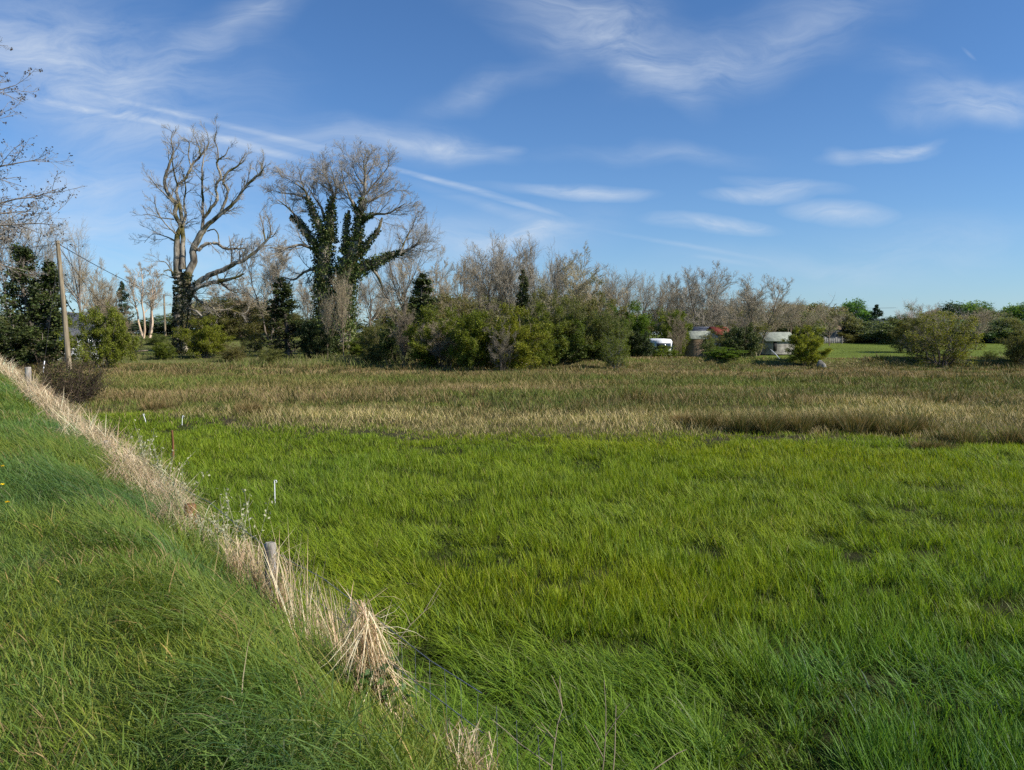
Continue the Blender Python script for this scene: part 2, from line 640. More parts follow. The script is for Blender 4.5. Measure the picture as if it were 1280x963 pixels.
a = 3.6 + 2.2 * (fbm(x * .9, y * .9, 65) - .5) * 2
az = np.where(rng.random(n) < .3 + .65 * tus_, a + rng.normal(0, .5, n), rng.random(n) * 6.283)
pal = pick(n, [(.145, .22, .045), (.115, .19, .042), (.18, .245, .055), (.095, .16, .055), (.26, .26, .11), (.40, .31, .17)], [4, 4, 2.5, 2.2, .6, .2])
tn = sst(.35, .65, fbm(x * .5, y * .5, 67))[:, None]
pal = pal * (1 + (np.array([1.18, 1.04, .75]) - 1) * tn)
gc = sst(.48, .64, fbm(x * .7 + 9, y * .7, 69))[:, None]
pal = pal * np.array([1.24, 1.2, 1.08]) * (1 + (np.array([.80, .92, 1.12]) - 1) * gc)
pal = pal * (1 + (np.array([.78, .86, 1.05]) - 1) * tus_[:, None])
dry = (rng.random(n) < .20 * sst(.55, .7, fbm(x * 1.1 - 4, y * 1.1, 70)))[:, None]
pal = np.where(dry, np.array([.36, .27, .13]) * (.7 + .6 * rng.random(n))[:, None], pal)
Pt = np.stack([x, y, height(x, y) - .015], 1)
GEO.blades(Pt, H * 1.2, Wd, az, .1 + .5 * rng.random(n), .3 + .9 * rng.random(n) + .8 * tus_, pal, pal * np.array([1.12, 1.06, 1.0]))
# fine short undergrowth of the verge
x, y = scatter(420000, 1.2, 16, 1.25, .76, 1.0)
u = U(x, y)
keep = (u > -1.9) & (u < .4)
x, y, u = x[keep], y[keep], u[keep]
n = len(x)
pal = pick(n, [(.155, .23, .045), (.125, .195, .042), (.19, .25, .06), (.26, .26, .11), (.38, .30, .16)], [4, 4, 2.5, .8, .4])
warm = sst(.35, .65, fbm(x * .5, y * .5, 67))[:, None]
pal = pal * (1 + (np.array([1.2, 1.06, .75]) - 1) * warm)
GEO.blades(np.stack([x, y, height(x, y) - .012], 1), .035 + .06 * rng.random(n), np.maximum(.0036, .5 * y / 759) * (.6 + .8 * rng.random(n)), rng.random(n) * 6.283, .1 + .6 * rng.random(n), .3 + 1.1 * rng.random(n), pal, pal * 1.1)
tag(link('verge_grass', GEO.mesh('verge_grass', M['grass'])), 'shorter tussocky green grass on the roadside verge left of the fence', 'grass', kind='stuff')

# marsh
GEO = Geo()
x, y = scatter(330000, 16, 66, 1.0, .74, 2)
u = U(x, y)
edge = marsh_edge(x)
keep = (u < -2.3) & (y > edge - rng.random(len(x)) ** 2 * 2.2)
keep &= rng.random(len(x)) < .35 + .65 * sst(0, 1.6, y - edge)
x, y, edge = x[keep], y[keep], edge[keep]
n = len(x)
wy = y + 7 * (fbm(x * .06, y * .09, 71) - .5) + 2.4 * (fbm(x * .25, y * .4, 72) - .5)   # ragged bands of growth
patch = fbm(x * .17, y * .42, 73)
rt = sst(9, 16, x)


def bandw(lo, hi, s1=1.4):
    return sst(lo - s1, lo + s1, wy) * sst(hi + s1, hi - s1, wy)


straw = np.clip(bandw(18, 25.5) * (.45 + .55 * sst(.38, .6, patch)) + .8 * bandw(24, 31) * rt, 0, 1)
green = np.clip(bandw(25, 29.5, 1) * (1 - rt) * .6 + bandw(33, 47, 2) * rt * .85 + .4 * bandw(40, 46, 2) * (1 - rt) + .9 * sst(.55, .66, patch), 0, 1)
tan_ = np.clip(bandw(30, 36) * .8 + bandw(49, 70) * (.3 + .7 * sst(.35, .6, fbm(x * .1, y * .3, 74))), 0, 1)
tall = np.clip(sst(.45, .62, fbm(x * .16 + 3, y * .4, 75)) * .6 + .7 * bandw(30, 47) * (1 - rt), 0, 1)
H = .14 + .16 * rng.random(n) + .34 * tall * (.4 + .6 * rng.random(n))
H *= (.55 + .45 * sst(0, 2.5, y - edge)) * (1 - .35 * sst(52, 58, y))
Wd = np.maximum(.006, .5 * y / 759) * (.7 + .6 * rng.random(n))
az = rng.random(n) * 6.283
p_mix = pick(n, [(.20, .165, .065), (.14, .13, .04), (.105, .12, .03), (.26, .205, .10)], [3, 3, 2.4, 1.6])
p_tan = pick(n, [(.31, .235, .135), (.25, .18, .10), (.20, .155, .075), (.15, .14, .05)], [3, 3, 2, 1.2])
p_green = pick(n, [(.105, .15, .026), (.08, .12, .026), (.15, .17, .04), (.19, .17, .06)], [3, 2, 3, 1.0])
p_straw = pick(n, [(.42, .345, .19), (.33, .27, .13), (.25, .23, .085), (.16, .17, .05)], [2.4, 2, 1.4, 1])
pal = np.where((rng.random(n) < .75 * tan_)[:, None], p_tan, p_mix)
pal = np.where((rng.random(n) < .85 * green)[:, None], p_green, pal)
pal = np.where((rng.random(n) < .85 * straw)[:, None], p_straw, pal)
tone = (.72 + .95 * fbm(x * .22, y * .5, 78))[:, None] * np.array([1.02, 1.03, .95])
pal = pal * tone
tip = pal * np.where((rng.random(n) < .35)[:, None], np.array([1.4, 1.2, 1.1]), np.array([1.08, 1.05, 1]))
Pt = np.stack([x, y, height(x, y) - .03], 1)
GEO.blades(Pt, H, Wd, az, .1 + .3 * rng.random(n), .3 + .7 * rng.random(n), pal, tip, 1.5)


def tuft(G, cx, cy, r, h, nb, green_share, w):
    rr = r * np.sqrt(rng.random(nb))
    th = rng.random(nb) * 6.283
    x, y = cx + rr * np.cos(th), cy + rr * np.sin(th)
    Hh = h * (.55 + .5 * rng.random(nb))
    gcol = pick(nb, [(.075, .095, .022), (.10, .12, .03), (.05, .075, .022)], [2, 1, 1])
    dcol = pick(nb, [(.23, .185, .08), (.17, .13, .055), (.32, .26, .13)], [2, 2, 1])
    c = np.where((rng.random(nb) < green_share)[:, None], gcol, dcol)
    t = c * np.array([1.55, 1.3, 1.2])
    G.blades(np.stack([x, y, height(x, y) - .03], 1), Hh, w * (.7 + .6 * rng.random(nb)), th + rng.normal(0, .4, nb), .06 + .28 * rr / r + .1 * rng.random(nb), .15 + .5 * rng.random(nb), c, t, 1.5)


tx, ty = scatter(1500, 19, 64, .9, .74, 2)
ok = (U(tx, ty) < -3) & (ty > marsh_edge(tx) + .6)
dens = fbm(tx * .09 + 3, ty * .3, 79)
ok &= rng.random(len(tx)) < sst(.42, .6, dens) * np.where(ty < 30, .45, 1)
for cx, cy in zip(tx[ok], ty[ok]):
    tuft(GEO, cx, cy, .18 + .35 * rng.random(), .38 + .35 * rng.random(), 46, .3 + .6 * rng.random(), max(.007, .5 * cy / 759))
tag(link('marsh_grass', GEO.mesh('marsh_grass', M['marsh'])), 'brown and olive rushy marsh grass between the green meadow and the trees', 'grass', kind='stuff')

# rough grass beyond, left rise and right pasture
GEO = Geo()
x, y = scatter(150000, 60, 180, 1.25, .74, 3)
ar = x / y
lw = sst(-.02, -.14, ar)
keep = U(x, y) < -5
keep &= rng.random(len(x)) < .3 + .7 * lw
x, y, lw = x[keep], y[keep], lw[keep]
n = len(x)
nn = fbm(x * .1, y * .12, 83)
H = .06 + .05 * rng.random(n) + lw * (.14 + .75 * sst(.42, .68, nn)) * rng.random(n)
bank = np.exp(-((y - 64) / 2.3) ** 2) * (1 - lw)
H += bank * (.2 + .5 * rng.random(n)) * sst(.3, .6, fbm(x * .3, y * .2, 87))
Wd = .45 * y / 759 * (.7 + .6 * rng.random(n))
gr = pick(n, [(.15, .195, .03), (.12, .17, .026), (.18, .20, .04)], [2, 2, 1])
ro = pick(n, [(.15, .17, .04), (.24, .20, .10), (.12, .16, .03), (.19, .17, .06)], [2, 1.6, 2, 2])
tan = pick(n, [(.26, .2, .12), (.20, .14, .085), (.14, .12, .05)], [2, 2, 1.3])
pal = np.where((rng.random(n) < lw * .95 * sst(.25, .45, nn))[:, None], ro, gr)
pal = np.where((rng.random(n) < bank * 1.1)[:, None], tan, pal)
Pt = np.stack([x, y, height(x, y) - .02], 1)
GEO.blades(Pt, H, Wd, rng.random(n) * 6.283, .1 + .3 * rng.random(n), .3 + .6 * rng.random(n), pal, pal * 1.15, 1.5)
tag(link('rough_pasture', GEO.mesh('rough_pasture', M['marsh'])), 'grass of the rough rise and the green pasture beyond the marsh', 'grass', kind='stuff')


# ------------------------------------------------------------------ dead grass along the fence
def straws(G, x, y, z, L, w, az, l0, l1, bright=1.0):
    n = len(x)
    c = np.minimum(pick(n, [(.72, .56, .36), (.60, .45, .275), (.82, .68, .46), (.40, .29, .18), (.56, .385, .25), (.32, .27, .12)], [3, 3, 2.4, 1.3, 1.3, .5]) * bright, .85)
    G.blades(np.stack([x, y, z], 1), L, w, az, l0, l1, c, c * np.array([1.12, 1.1, 1.05]), 1.5)


GEO = Geo()
cs, cp = 7.95, []
while cs < 88:
    cp.append((cs, FENCE_U + random.gauss(.06, .17), random.uniform(.12, .36), random.uniform(.03, .30) + .34 * float(fbm(np.array([cs * .9]), np.array([0.]), 92)[0])))
    cs += random.uniform(.09, .20) * (1 + cs / 40)
for cs, cu, cr, ch in cp:
    if random.random() < .26:
        continue
    nn = int(260 * max(.16, min(1, 9.5 / cs)))
    th = rng.random(nn) * 6.283
    ph = np.arccos(rng.random(nn))            # on a dome
    ou, os_ = np.sin(ph) * np.cos(th), np.sin(ph) * np.sin(th)
    uu, s_ = cu + cr * .8 * ou, cs + cr * os_
    x, y = UV(uu, s_)
    z = height(x, y) + np.maximum(0, ch * np.cos(ph) ** .8 * (.75 + .3 * rng.random(nn)))
    ang = np.arctan2(-.588 * ou + FY * os_, -.809 * ou + FX * os_) + rng.normal(0, .95, nn)
    L = (.14 + .34 * rng.random(nn)) * (1 + .015 * cs)
    hang = np.sin(ph)
    loose = rng.random(nn) < .07
    w = np.maximum(.0034, .42 * y / 759) * (.7 + .6 * rng.random(nn))
    straws(GEO, x, y, z, L, w, ang, np.where(loose, .2 + .5 * rng.random(nn), .95 + 1.0 * hang + .45 * rng.normal(size=nn)), np.where(loose, .3, .6 + 1.3 * rng.random(nn)), random.choice((.8, 1.0, 1.1, 1.25)))
    # stalks standing up through the lump
    nn = max(4, nn // 9)
    uu, s_ = cu + rng.normal(0, cr * .5, nn), cs + rng.normal(0, cr * .5, nn)
    x, y = UV(uu, s_)
    straws(GEO, x, y, height(x, y), ch * (.8 + .6 * rng.random(nn)) + .1, np.maximum(.003, .38 * y / 759), rng.random(nn) * 6.28, .1 + .3 * rng.random(nn), .2 + .9 * rng.random(nn), 1.0)
tag(link('dead_grass', GEO.mesh('dead_grass', M['straw'])), 'pale straw bank of dead grass smothering the fence along the verge', 'dead grass', kind='stuff')


def straw_clump(name, px, d, wid, hgt, n, label, up=.6, hang=.5, tilt=0, group='dead grass clumps along the near fence', bright=1.0, leanaz=None):
    """A clump of dead stems standing at / hanging over the fence line where the sight column px meets it."""
    a = (px - 640) / F
    yy = d
    xx = a * d
    G = Geo()
    th = rng.random(n) * 6.283
    rr = wid * np.sqrt(rng.random(n))
    x = xx + rr * np.cos(th) * FX * 1.0 + rng.normal(0, wid * .25, n)
    y = yy + rr * np.cos(th) * FY + rng.normal(0, wid * .2, n)
    zg = height(x, y)
    hi = rng.random(n) < hang
    z = np.where(hi, zg + hgt * (.22 + .75 * rng.random(n)), zg)
    x = x + np.where(hi, rng.normal(0, .03, n), 0)
    x = x + tilt * (z - zg)
    L = np.where(hi, hgt * (.3 + .35 * rng.random(n)), hgt * (.6 + .5 * rng.random(n)))
    az = rng.random(n) * 6.283 if leanaz is None else leanaz + rng.normal(0, .5, n)
    if tilt:
        az = np.where(hi, az, math.pi + rng.normal(0, .5, n))
    mess = rng.random(n) < .12
    l0 = np.where(hi, np.where(mess, .6 + 1.6 * rng.random(n), 2.35 + .65 * rng.random(n)), (.2 if tilt else 0) + .03 + .22 * rng.random(n))
    l1 = np.where(hi, np.where(mess, 1.5 * rng.random(n), .5 * rng.normal(size=n)), up * (.2 + 1.3 * rng.random(n) ** 2))
    straws(G, x - xx, y - yy, z - height(xx, yy), L, .0035 + .003 * rng.random(n), az, l0, l1, bright)
    o = link(name, G.mesh(name, M['straw']))
    o.location = (xx, yy, float(height(xx, yy)))
    return tag(o, label, 'dead grass', group)


def fd(px):
    """Distance at which the sight column px crosses the fence line."""
    a = (px - 640) / F
    return FENCE_U / (-.809 * a - .588)


straw_clump('dead_grass_clump', 294, fd(294) - .1, .17, .44, 300, 'tousled low straw clump filling the space left of the grey fence post', 1.0, .5)
straw_clump('dead_grass_clump', 318, fd(318) - .16, .10, .54, 200, 'upright pale straw clump right against the grey fence post', .7, .4)
straw_clump('dead_grass_clump', 341, fd(340) - .27, .05, .58, 230, 'thin reddish straw clump hanging at the foot of the grey fence post', .5, .65, bright=.92)
straw_clump('dead_grass_clump', 418, fd(415), .19, .66, 70, 'loose open fan of dead stems between the grey post and the hanging clump', .45, .08, leanaz=2.7)
straw_clump('dead_grass_clump', 388, fd(386), .14, .50, 40, 'sparse dead stems beside the thin reddish clump', .5, .1, leanaz=2.2)
straw_clump('dead_grass_clump', 372, fd(372) - .34, .24, .85, 40, 'few long bleached stalks criss-crossing on the verge side of the fan', .25, 0, bright=1.12)
straw_clump('dead_grass_clump', 440, fd(440) - .05, .13, .60, 34, 'scattered pale stalks just left of the hanging clump', .35, .05, bright=1.08)
straw_clump('dead_grass_clump', 486, fd(475), .05, .74, 520, 'thick straw clump hanging over the wire above a small green plant', .3, .86, tilt=-.26, bright=1.12)
straw_clump('dead_grass_clump', 590, fd(585) - .1, .15, .34, 130, 'flattened straw clump at the bottom edge of the photo among thin stalks', 1.0, .5)

# single long dead stalks near the camera, each with its side twigs
stalks = [
    ([(688, 968), (694, 925), (703, 885), (700, 845)], 3.35, 'tall branching dead stalk just left of the straight pair of stalks', 2),
    ([(752, 972), (757, 920), (755, 850)], 3.25, 'straightest and tallest thin dead stalk near the bottom edge', 1),
    ([(766, 968), (769, 920), (770, 882)], 3.25, 'short thin dead stalk right beside the straightest tall stalk', 0),
    ([(812, 966), (835, 950), (858, 937)], 3.3, 'pale dead stalk leaning low towards the right over the grass', 0),
    ([(478, 970), (470, 945), (458, 925)], 3.6, 'short pale dead stalk leaning left in the dark verge grass', 0),
    ([(493, 968), (500, 925), (505, 885)], 3.6, 'slender upright dead stalk below the hanging straw clump', 0),
    ([(600, 955), (585, 930), (562, 903)], 3.5, 'stout broken straw stem slanting left above the flattened clump', 1),
    ([(690, 958), (650, 930), (615, 900)], 3.4, 'long dead stalk slanting left across the base of the branching stalk', 1),
    ([(330, 880), (350, 800), (365, 742)], 5.2, 'pale stalk rising from the verge in front of the grey post', 0),
    ([(352, 868), (395, 815), (450, 768)], 5.0, 'long pale stalk slanting right in front of the loose fan of stems', 0),
    ([(312, 850), (300, 812), (285, 790)], 5.2, 'bent pale stalk leaning left from the verge below the straw', 0),
    ([(498, 800), (530, 765), (552, 728)], 4.7, 'fine green-grey stalk leaning right from the hanging clump', 1),
]
for pts, d, lab, nb in stalks:
    w = [P(a, b_, d + .04 * i) for i, (a, b_) in enumerate(pts)]
    zb = float(height(w[0][0], w[0][1]))
    base = w[0].copy()
    base[2] = min(base[2], zb) - .02
    pl = [base] + w if w[0][2] > zb else w
    org = pl[0].copy()
    G = Geo()
    # refine with small wobble
    q = []
    for i in range(len(pl) - 1):
        for t in (0, .5):
            q.append(pl[i] * (1 - t) + pl[i + 1] * t + (rng.normal(0, .004, 3) if t else 0))
    q.append(pl[-1])
    q = np.array(q) - org
    col = np.array([.42, .34, .23]) * (.8 + .4 * random.random())
    G.tube(q, np.linspace(.0038, .0016, len(q)), 5, col)
    for k in range(nb * 2):
        i = len(q) // 2 + k % max(1, len(q) // 2 - 1)
        tip = q[i] + np.array([random.choice([-1, 1]) * random.uniform(.05, .13), random.uniform(-.05, .05), random.uniform(.06, .15)])
        G.tube([q[i], (q[i] + tip) / 2 + rng.normal(0, .006, 3), tip], [.002, .0016, .001], 4, col)
    o = link('dead_stalk', G.mesh('dead_stalk', M['straw']))
    o.location = org
    tag(o, lab, 'dead stalk', 'dead stalks by the near fence')

# small bramble plant beneath the hanging clump
d = fd(466) - .12
x0, y0 = (466 - 640) / F * d, d
G = Geo()
n = 130
pp = np.stack([rng.normal(0, .075, n), rng.normal(0, .06, n), rng.random(n) * .28], 1)
c = pick(n, [(.05, .10, .02), (.09, .15, .03), (.035, .07, .018)], [2, 1, 1])
G.leaves(pp, .045 + .02 * rng.random(n), c, .3)
G2 = Geo()
for k in range(7):
    t = pp[k * 9]
    G2.tube([(t[0] * .2, t[1] * .2, -.03), t * np.array([.6, .6, .6]), t], [.004, .003, .002], 5, (.1, .08, .04))
r = empty('bramble_plant', (x0, y0, float(height(x0, y0))), 'small dark leafy green plant under the hanging straw clump', 'plant')
link('foliage', G.mesh('bramble_leaves', M['ivy']), r)
link('stem', G2.mesh('bramble_stems', M['straw']), r)

# pale seedy weeds standing on the field side of the straw bank
weeds = [(180, 555, 560, 'pale wispy weed nearest the brown stake, behind the straw bank'), (200, 580, 575, 'tall pale seeding weed leaning left behind the straw bank'),
         (222, 612, 590, 'dense pale weed rising behind the brown fence post'), (275, 655, 620, 'pale drooping weed between the brown post and the grey post'),
         (300, 645, 640, 'thin upright weed with seed heads near the grey post')]
for px, py0, _, lab in weeds:
    d = fd(px) + .25
    x0, y0 = (px - 640) / F * d, d
    z0 = float(height(x0, y0))
    topz = P(px, py0 - 26, d)[2] - z0
    G = Geo()
    for k in range(7):
        lean = rng.normal(0, .22, 2) + np.array([-.1, 0])
        q = np.array([(0, 0, -.02), (lean[0] * .3, lean[1] * .3, topz * .5), (lean[0], lean[1], topz * (.75 + .3 * random.random()))])
        q[:, :2] += rng.normal(0, .05, 2)
        G.tube(q, [.004, .003, .0015], 4, (.42, .40, .25))
        m_ = 14
        t = .5 + .5 * rng.random(m_)
        sp = q[1][None] + (q[2] - q[1])[None] * ((t - .5) * 2)[:, None] + rng.normal(0, .022, (m_, 3))
        G.leaves(sp, .03, (.45, .44, .28))
    o = link('seeding_weed', G.mesh('seeding_weed', M['straw']))
    o.location = (x0, y0, z0)
    tag(o, lab, 'weed', 'pale weeds behind the straw bank')

# dandelions on the verge
for px, py, lab in [(9, 628, 'largest yellow dandelion at the left edge of the verge'), (3, 583, 'small yellow flower furthest up the verge at the left edge'), (3, 606, 'pale yellow flower between the two others on the verge')]:
    d = (CAM_Z - 1.35) / ((py - 418) / F)
    w = P(px, py, d)
    z0 = float(height(w[0], w[1]))
    r = empty('dandelion', (w[0], w[1], z0), lab, 'flower', 'dandelions on the verge')
    G = Geo()
    G.tube([(0, 0, -.02), (.005, 0, w[2] - z0)], [.003, .003], 5, (.1, .16, .04))
    link('stem', G.mesh('dandelion_stem', M['grass']), r)
    G = Geo()
    nn = 40
    th = rng.random(nn) * 6.28
    rr = .015 * np.sqrt(rng.random(nn))
    G.leaves(np.stack([rr * np.cos(th), rr * np.sin(th), w[2] - z0 + .008 * rng.random(nn)], 1), .015, (.8, .55, .02), .6)
    link('flower_head', G.mesh('dandelion_head', M['petal']), r)

# rush tussocks along the marsh edge
tus = [(905, 22.0, .62, .7, 'leftmost dark tussock of the tall rush bank at the meadow edge'), (945, 21.2, .7, .85, 'broad brown-topped rush tussock with a dark green foot'),
       (985, 21.0, .7, .75, 'rush tussock beside the darkest green foot of the bank'), (1025, 21.4, .6, .7, 'middle tussock of the rush bank, mostly brown'),
       (1065, 21.0, .65, .85, 'tall bushy rush tussock right of the middle of the bank'), (1105, 20.8, .6, .75, 'rush tussock near the right end of the long bank'),
       (1140, 21.2, .5, .65, 'small end tussock of the long rush bank'), (1195, 18.9, .65, .6, 'isolated dark round rush tussock standing in the green grass'),
       (1175, 17.8, .4, .42, 'low pale tussock just in front of the isolated dark one'), (1270, 19.0, .55, .6, 'rush tussock at the right edge of the photo'),
       (305, 25.2, .75, .55, 'lone purplish brown tussock at the left of the marsh edge'), (190, 27.0, .6, .6, 'brown tussock beside the two distant white stakes'),
       (860, 22.6, .5, .5, 'short straw coloured tussock before the left end of the rush bank')]
for px, d, r_, h_, lab in tus:
    G = Geo()
    cx, cy = (px - 640) / F * d, d
    for k in range(7):
        th, rr = random.random() * 6.28, r_ * .8 * math.sqrt(random.random())
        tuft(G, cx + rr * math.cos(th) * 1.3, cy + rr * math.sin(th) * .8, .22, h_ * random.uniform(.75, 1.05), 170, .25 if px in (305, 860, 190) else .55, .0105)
    z0 = float(height(cx, cy))
    V_ = [v - np.array([cx, cy, z0]) for v in G.v]
    G.v = V_
    o = link('rush_tussock', G.mesh('rush_tussock', M['marsh']))
    o.location = (cx, cy, z0)
    tag(o, lab, 'rushes', 'rush tussocks along the meadow edge')


# ------------------------------------------------------------------ fence
def post(px, top_py, half, mat, lab, tilt=(0, 0)):
    d = fd(px)
    t = P(px, top_py, d)
    z0 = float(height(t[0], t[1]))
    h = t[2] - z0
    G = Geo()
    sd = 9
    zs = [-.25, .15, h * .5, h - .05, h - .008, h]
    rs = [half * 1.05, half * 1.02, half, half * 1.0, half * .93, half * .75]
    pts = np.array([(tilt[0] * z, tilt[1] * z, z) for z in zs])
    G.tube(pts, rs, sd)
    V_ = G.v[0].reshape(len(zs), sd, 3)
    V_ += (rng.normal(0, half * .06, (1, sd, 1)) * np.array([1, 1, 0]))
    G.v[0] = V_.reshape(-1, 3)
    G.v[1] = V_[-1].copy()
    o = link('fence_post', G.mesh('fence_post', mat))
    o.location = (t[0], t[1], z0)
    tag(o, lab, 'fence post', 'wooden posts of the roadside fence')
    return t


p_grey = post(338, 679, .043, M['post'], 'nearest grey weathered fence post with a pale rounded top', (-.02, .03))
p_brown = post(237, 630, .065, M['post_brown'], 'rusty brown fence post half buried in straw', (.02, 0))
p3 = post(133, 551, .06, M['post'], 'small grey post top poking out midway along the straw bank')
p4 = post(35, 459, .1, M['post'], 'furthest grey fence post near the brown bramble bush')

# wire strands (one fence wire object)
G = Geo()
for dz, du in ((0, -.05), (-.2, -.055), (-.42, -.05)):
    q = []
    for s1 in np.arange(1.0, 60, .5):
        x_, y_ = UV(FENCE_U + du, s1 + 2)
        sag = -.05 * math.sin((s1 * 1.05) % 3.14159) + random.gauss(0, .004)
        q.append((x_, y_, 1.04 + dz + sag))
    G.tube(q, .0028, 5)
# stays of the netting in the nearest bay
for s1 in np.arange(2.4, 6.5, .16):
    x_, y_ = UV(FENCE_U - .052, s1)
    G.tube([(x_, y_, .98), (x_ + random.gauss(0, .01), y_, .62)], .0014, 4)
tag(link('fence_wire', G.mesh('fence_wire', M['wire'])), 'thin grey sagging fence wire running from the grey post to the bottom edge', 'fence wire')


# white electric fence stakes
def stake(px, py0, py1, grass_h, lab, lean=0):
    d = (CAM_Z - grass_h) / ((py1 - 418) / F)
    t = P(px, py0, d)
    z0 = float(height(t[0], t[1]))
    h = t[2] - z0
    r = empty('electric_fence_stake', (t[0], t[1], z0), lab, 'fence stake', 'white electric fence stakes in the field')
    wr = max(.010, .0005 * d)
    G = Geo()
    G.tube([(0, 0, -.1), (lean * h * .5, 0, h * .5), (lean * h, 0, h)], [wr, wr, wr * .9], 6)
    link('shaft', G.mesh('stake_shaft', M['white']), r)
    G = Geo()
    ring = [(lean * h + wr * 2.2 * math.sin(a_) + wr * 1.6, 0, h - .015 + wr * 2.2 * math.cos(a_)) for a_ in np.linspace(-2.4, 2.8, 12)]
    G.tube(ring, wr * .6, 5)
    link('insulator_hook', G.mesh('stake_hook', M['white']), r)


stake(343, 601, 621, .19, 'nearest white plastic electric fence stake standing in the green grass')
stake(183, 518, 524, .2, 'distant leaning white stake at the left marsh edge', -.35)
stake(227, 520, 523, .25, 'tiny most distant white stake in front of the brown rushes', .1)
d = (CAM_Z - .3) / ((562 - 418) / F)
t = P(215, 538, d)
z0 = float(height(t[0], t[1]))
G = Geo()
G.tube([(0, 0, -.1), (.01, 0, (t[2] - z0) * .6), (.0, 0, t[2] - z0)], [.028, .026, .022], 6)
o = link('wooden_stake', G.mesh('wooden_stake', M['post_brown']))
o.location = (t[0], t[1], z0)
tag(o, 'thin brown wooden stake standing alone behind the straw bank', 'stake')


# ------------------------------------------------------------------ trees
def norm(v):
    return v / (np.linalg.norm(v, axis=-1, keepdims=True) + 1e-9)


def grow(pts, rad, n, lr, ang, t0, t1, up, wander, K, rr, rmin, taper=.35, len_by_t=.5, jit=.35, rcap=9):
    """n children on every parent branch; returns (pts, rad)."""
    N_, KP, _ = pts.shape
    L = np.linalg.norm(np.diff(pts, axis=1), axis=2).sum(1)
    idx = np.repeat(np.arange(N_), n)
    m_ = len(idx)
    t = np.tile((np.arange(n) + .5) / n, N_) + (rng.random(m_) - .5) / n
    t = t0 + (t1 - t0) * np.clip(t, 0, 1)
    f = t * (KP - 1)
    i = np.minimum(f.astype(int), KP - 2)
    fr = (f - i)[:, None]
    p = pts[idx, i] * (1 - fr) + pts[idx, i + 1] * fr
    r = rad[idx, i] * (1 - fr[:, 0]) + rad[idx, i + 1] * fr[:, 0]
    T = norm(pts[idx, i + 1] - pts[idx, i])
    q = norm(np.cross(T, rng.normal(size=(m_, 3))))
    a = ang * (1 + jit * rng.normal(size=m_))[:, None]
    dvec = norm(T * np.cos(a) + q * np.sin(a))
    ln = L[idx] * lr * (1 - len_by_t * (t - t0) / max(t1 - t0, 1e-6)) * (.65 + .6 * rng.random(m_))
    r0 = np.minimum(np.maximum(r * rr, rmin), rcap)
    out = np.empty((m_, K, 3))
    out[:, 0] = p
    st = (ln / (K - 1))[:, None]
    for k in range(1, K):
        out[:, k] = out[:, k - 1] + dvec * st
        dvec = norm(dvec + rng.normal(0, wander, (m_, 3)) + np.array([0, 0, up]))
    rads = r0[:, None] * np.linspace(1, taper, K)[None]
    return out, np.maximum(rads, rmin * .7)


def stem(p0, p1, r0, r1, K=8, wander=.02):
    t = np.linspace(0, 1, K)[:, None]
    q = np.array(p0)[None] * (1 - t) + np.array(p1)[None] * t
    L = np.linalg.norm(np.array(p1) - np.array(p0))
    w = np.cumsum(rng.normal(0, wander * L, (K, 3)), axis=0) * np.array([1, 1, .2])
    w -= w[0]
    return q + w, np.linspace(r0, r1, K)


def leaf_cloud(G, pts, per, spread, size, cols, wts, along=True, var=.25):
    """Leaves about the outer part of every twig; clumps share a tone of their own kind of leaf."""
    N_, K, _ = pts.shape
    idx = np.repeat(np.arange(N_), per)
    f = (.25 + .75 * rng.random(len(idx))) * (K - 1)
    i = np.minimum(f.astype(int), K - 2)
    fr = (f - i)[:, None]
    p = pts[idx, i] * (1 - fr) + pts[idx, i + 1] * fr + rng.normal(0, spread, (len(idx), 3))
    c = pick(len(idx), cols, wts)
    tone = 1 + var * rng.normal(size=N_)
    c = c * np.clip(tone, .5, 1.6)[idx][:, None]
    G.leaves(p, size * (.7 + .6 * rng.random(len(idx))), c)


def finish(parts):
    """Scale the parts of a prototype to height 1 and width 1; returns [(part name, mesh)]."""
    arrs = [(nm, G.arrays(), mat) for nm, G, mat in parts if G.nv]
    allv = np.concatenate([a[0] for _, a, _ in arrs])
    zt = np.percentile(allv[:, 2], 99.8)
    cx, cy = np.percentile(allv[:, 0], [1, 99]), np.percentile(allv[:, 1], [1, 99])
    w_ = max(cx[1] - cx[0], cy[1] - cy[0])
    res = []
    for nm, (v, l, s, c), mat in arrs:
        v = v / np.array([w_, w_, zt])
        me_ = np_mesh(nm, v, l, s, c)
        me_.materials.append(mat)
        if nm == 'trunk':
            me_.polygons.foreach_set('use_smooth', np.ones(len(me_.polygons), bool))
        res.append((nm, me_))
    return res, w_ / zt


GREY = (1, 1, 1)


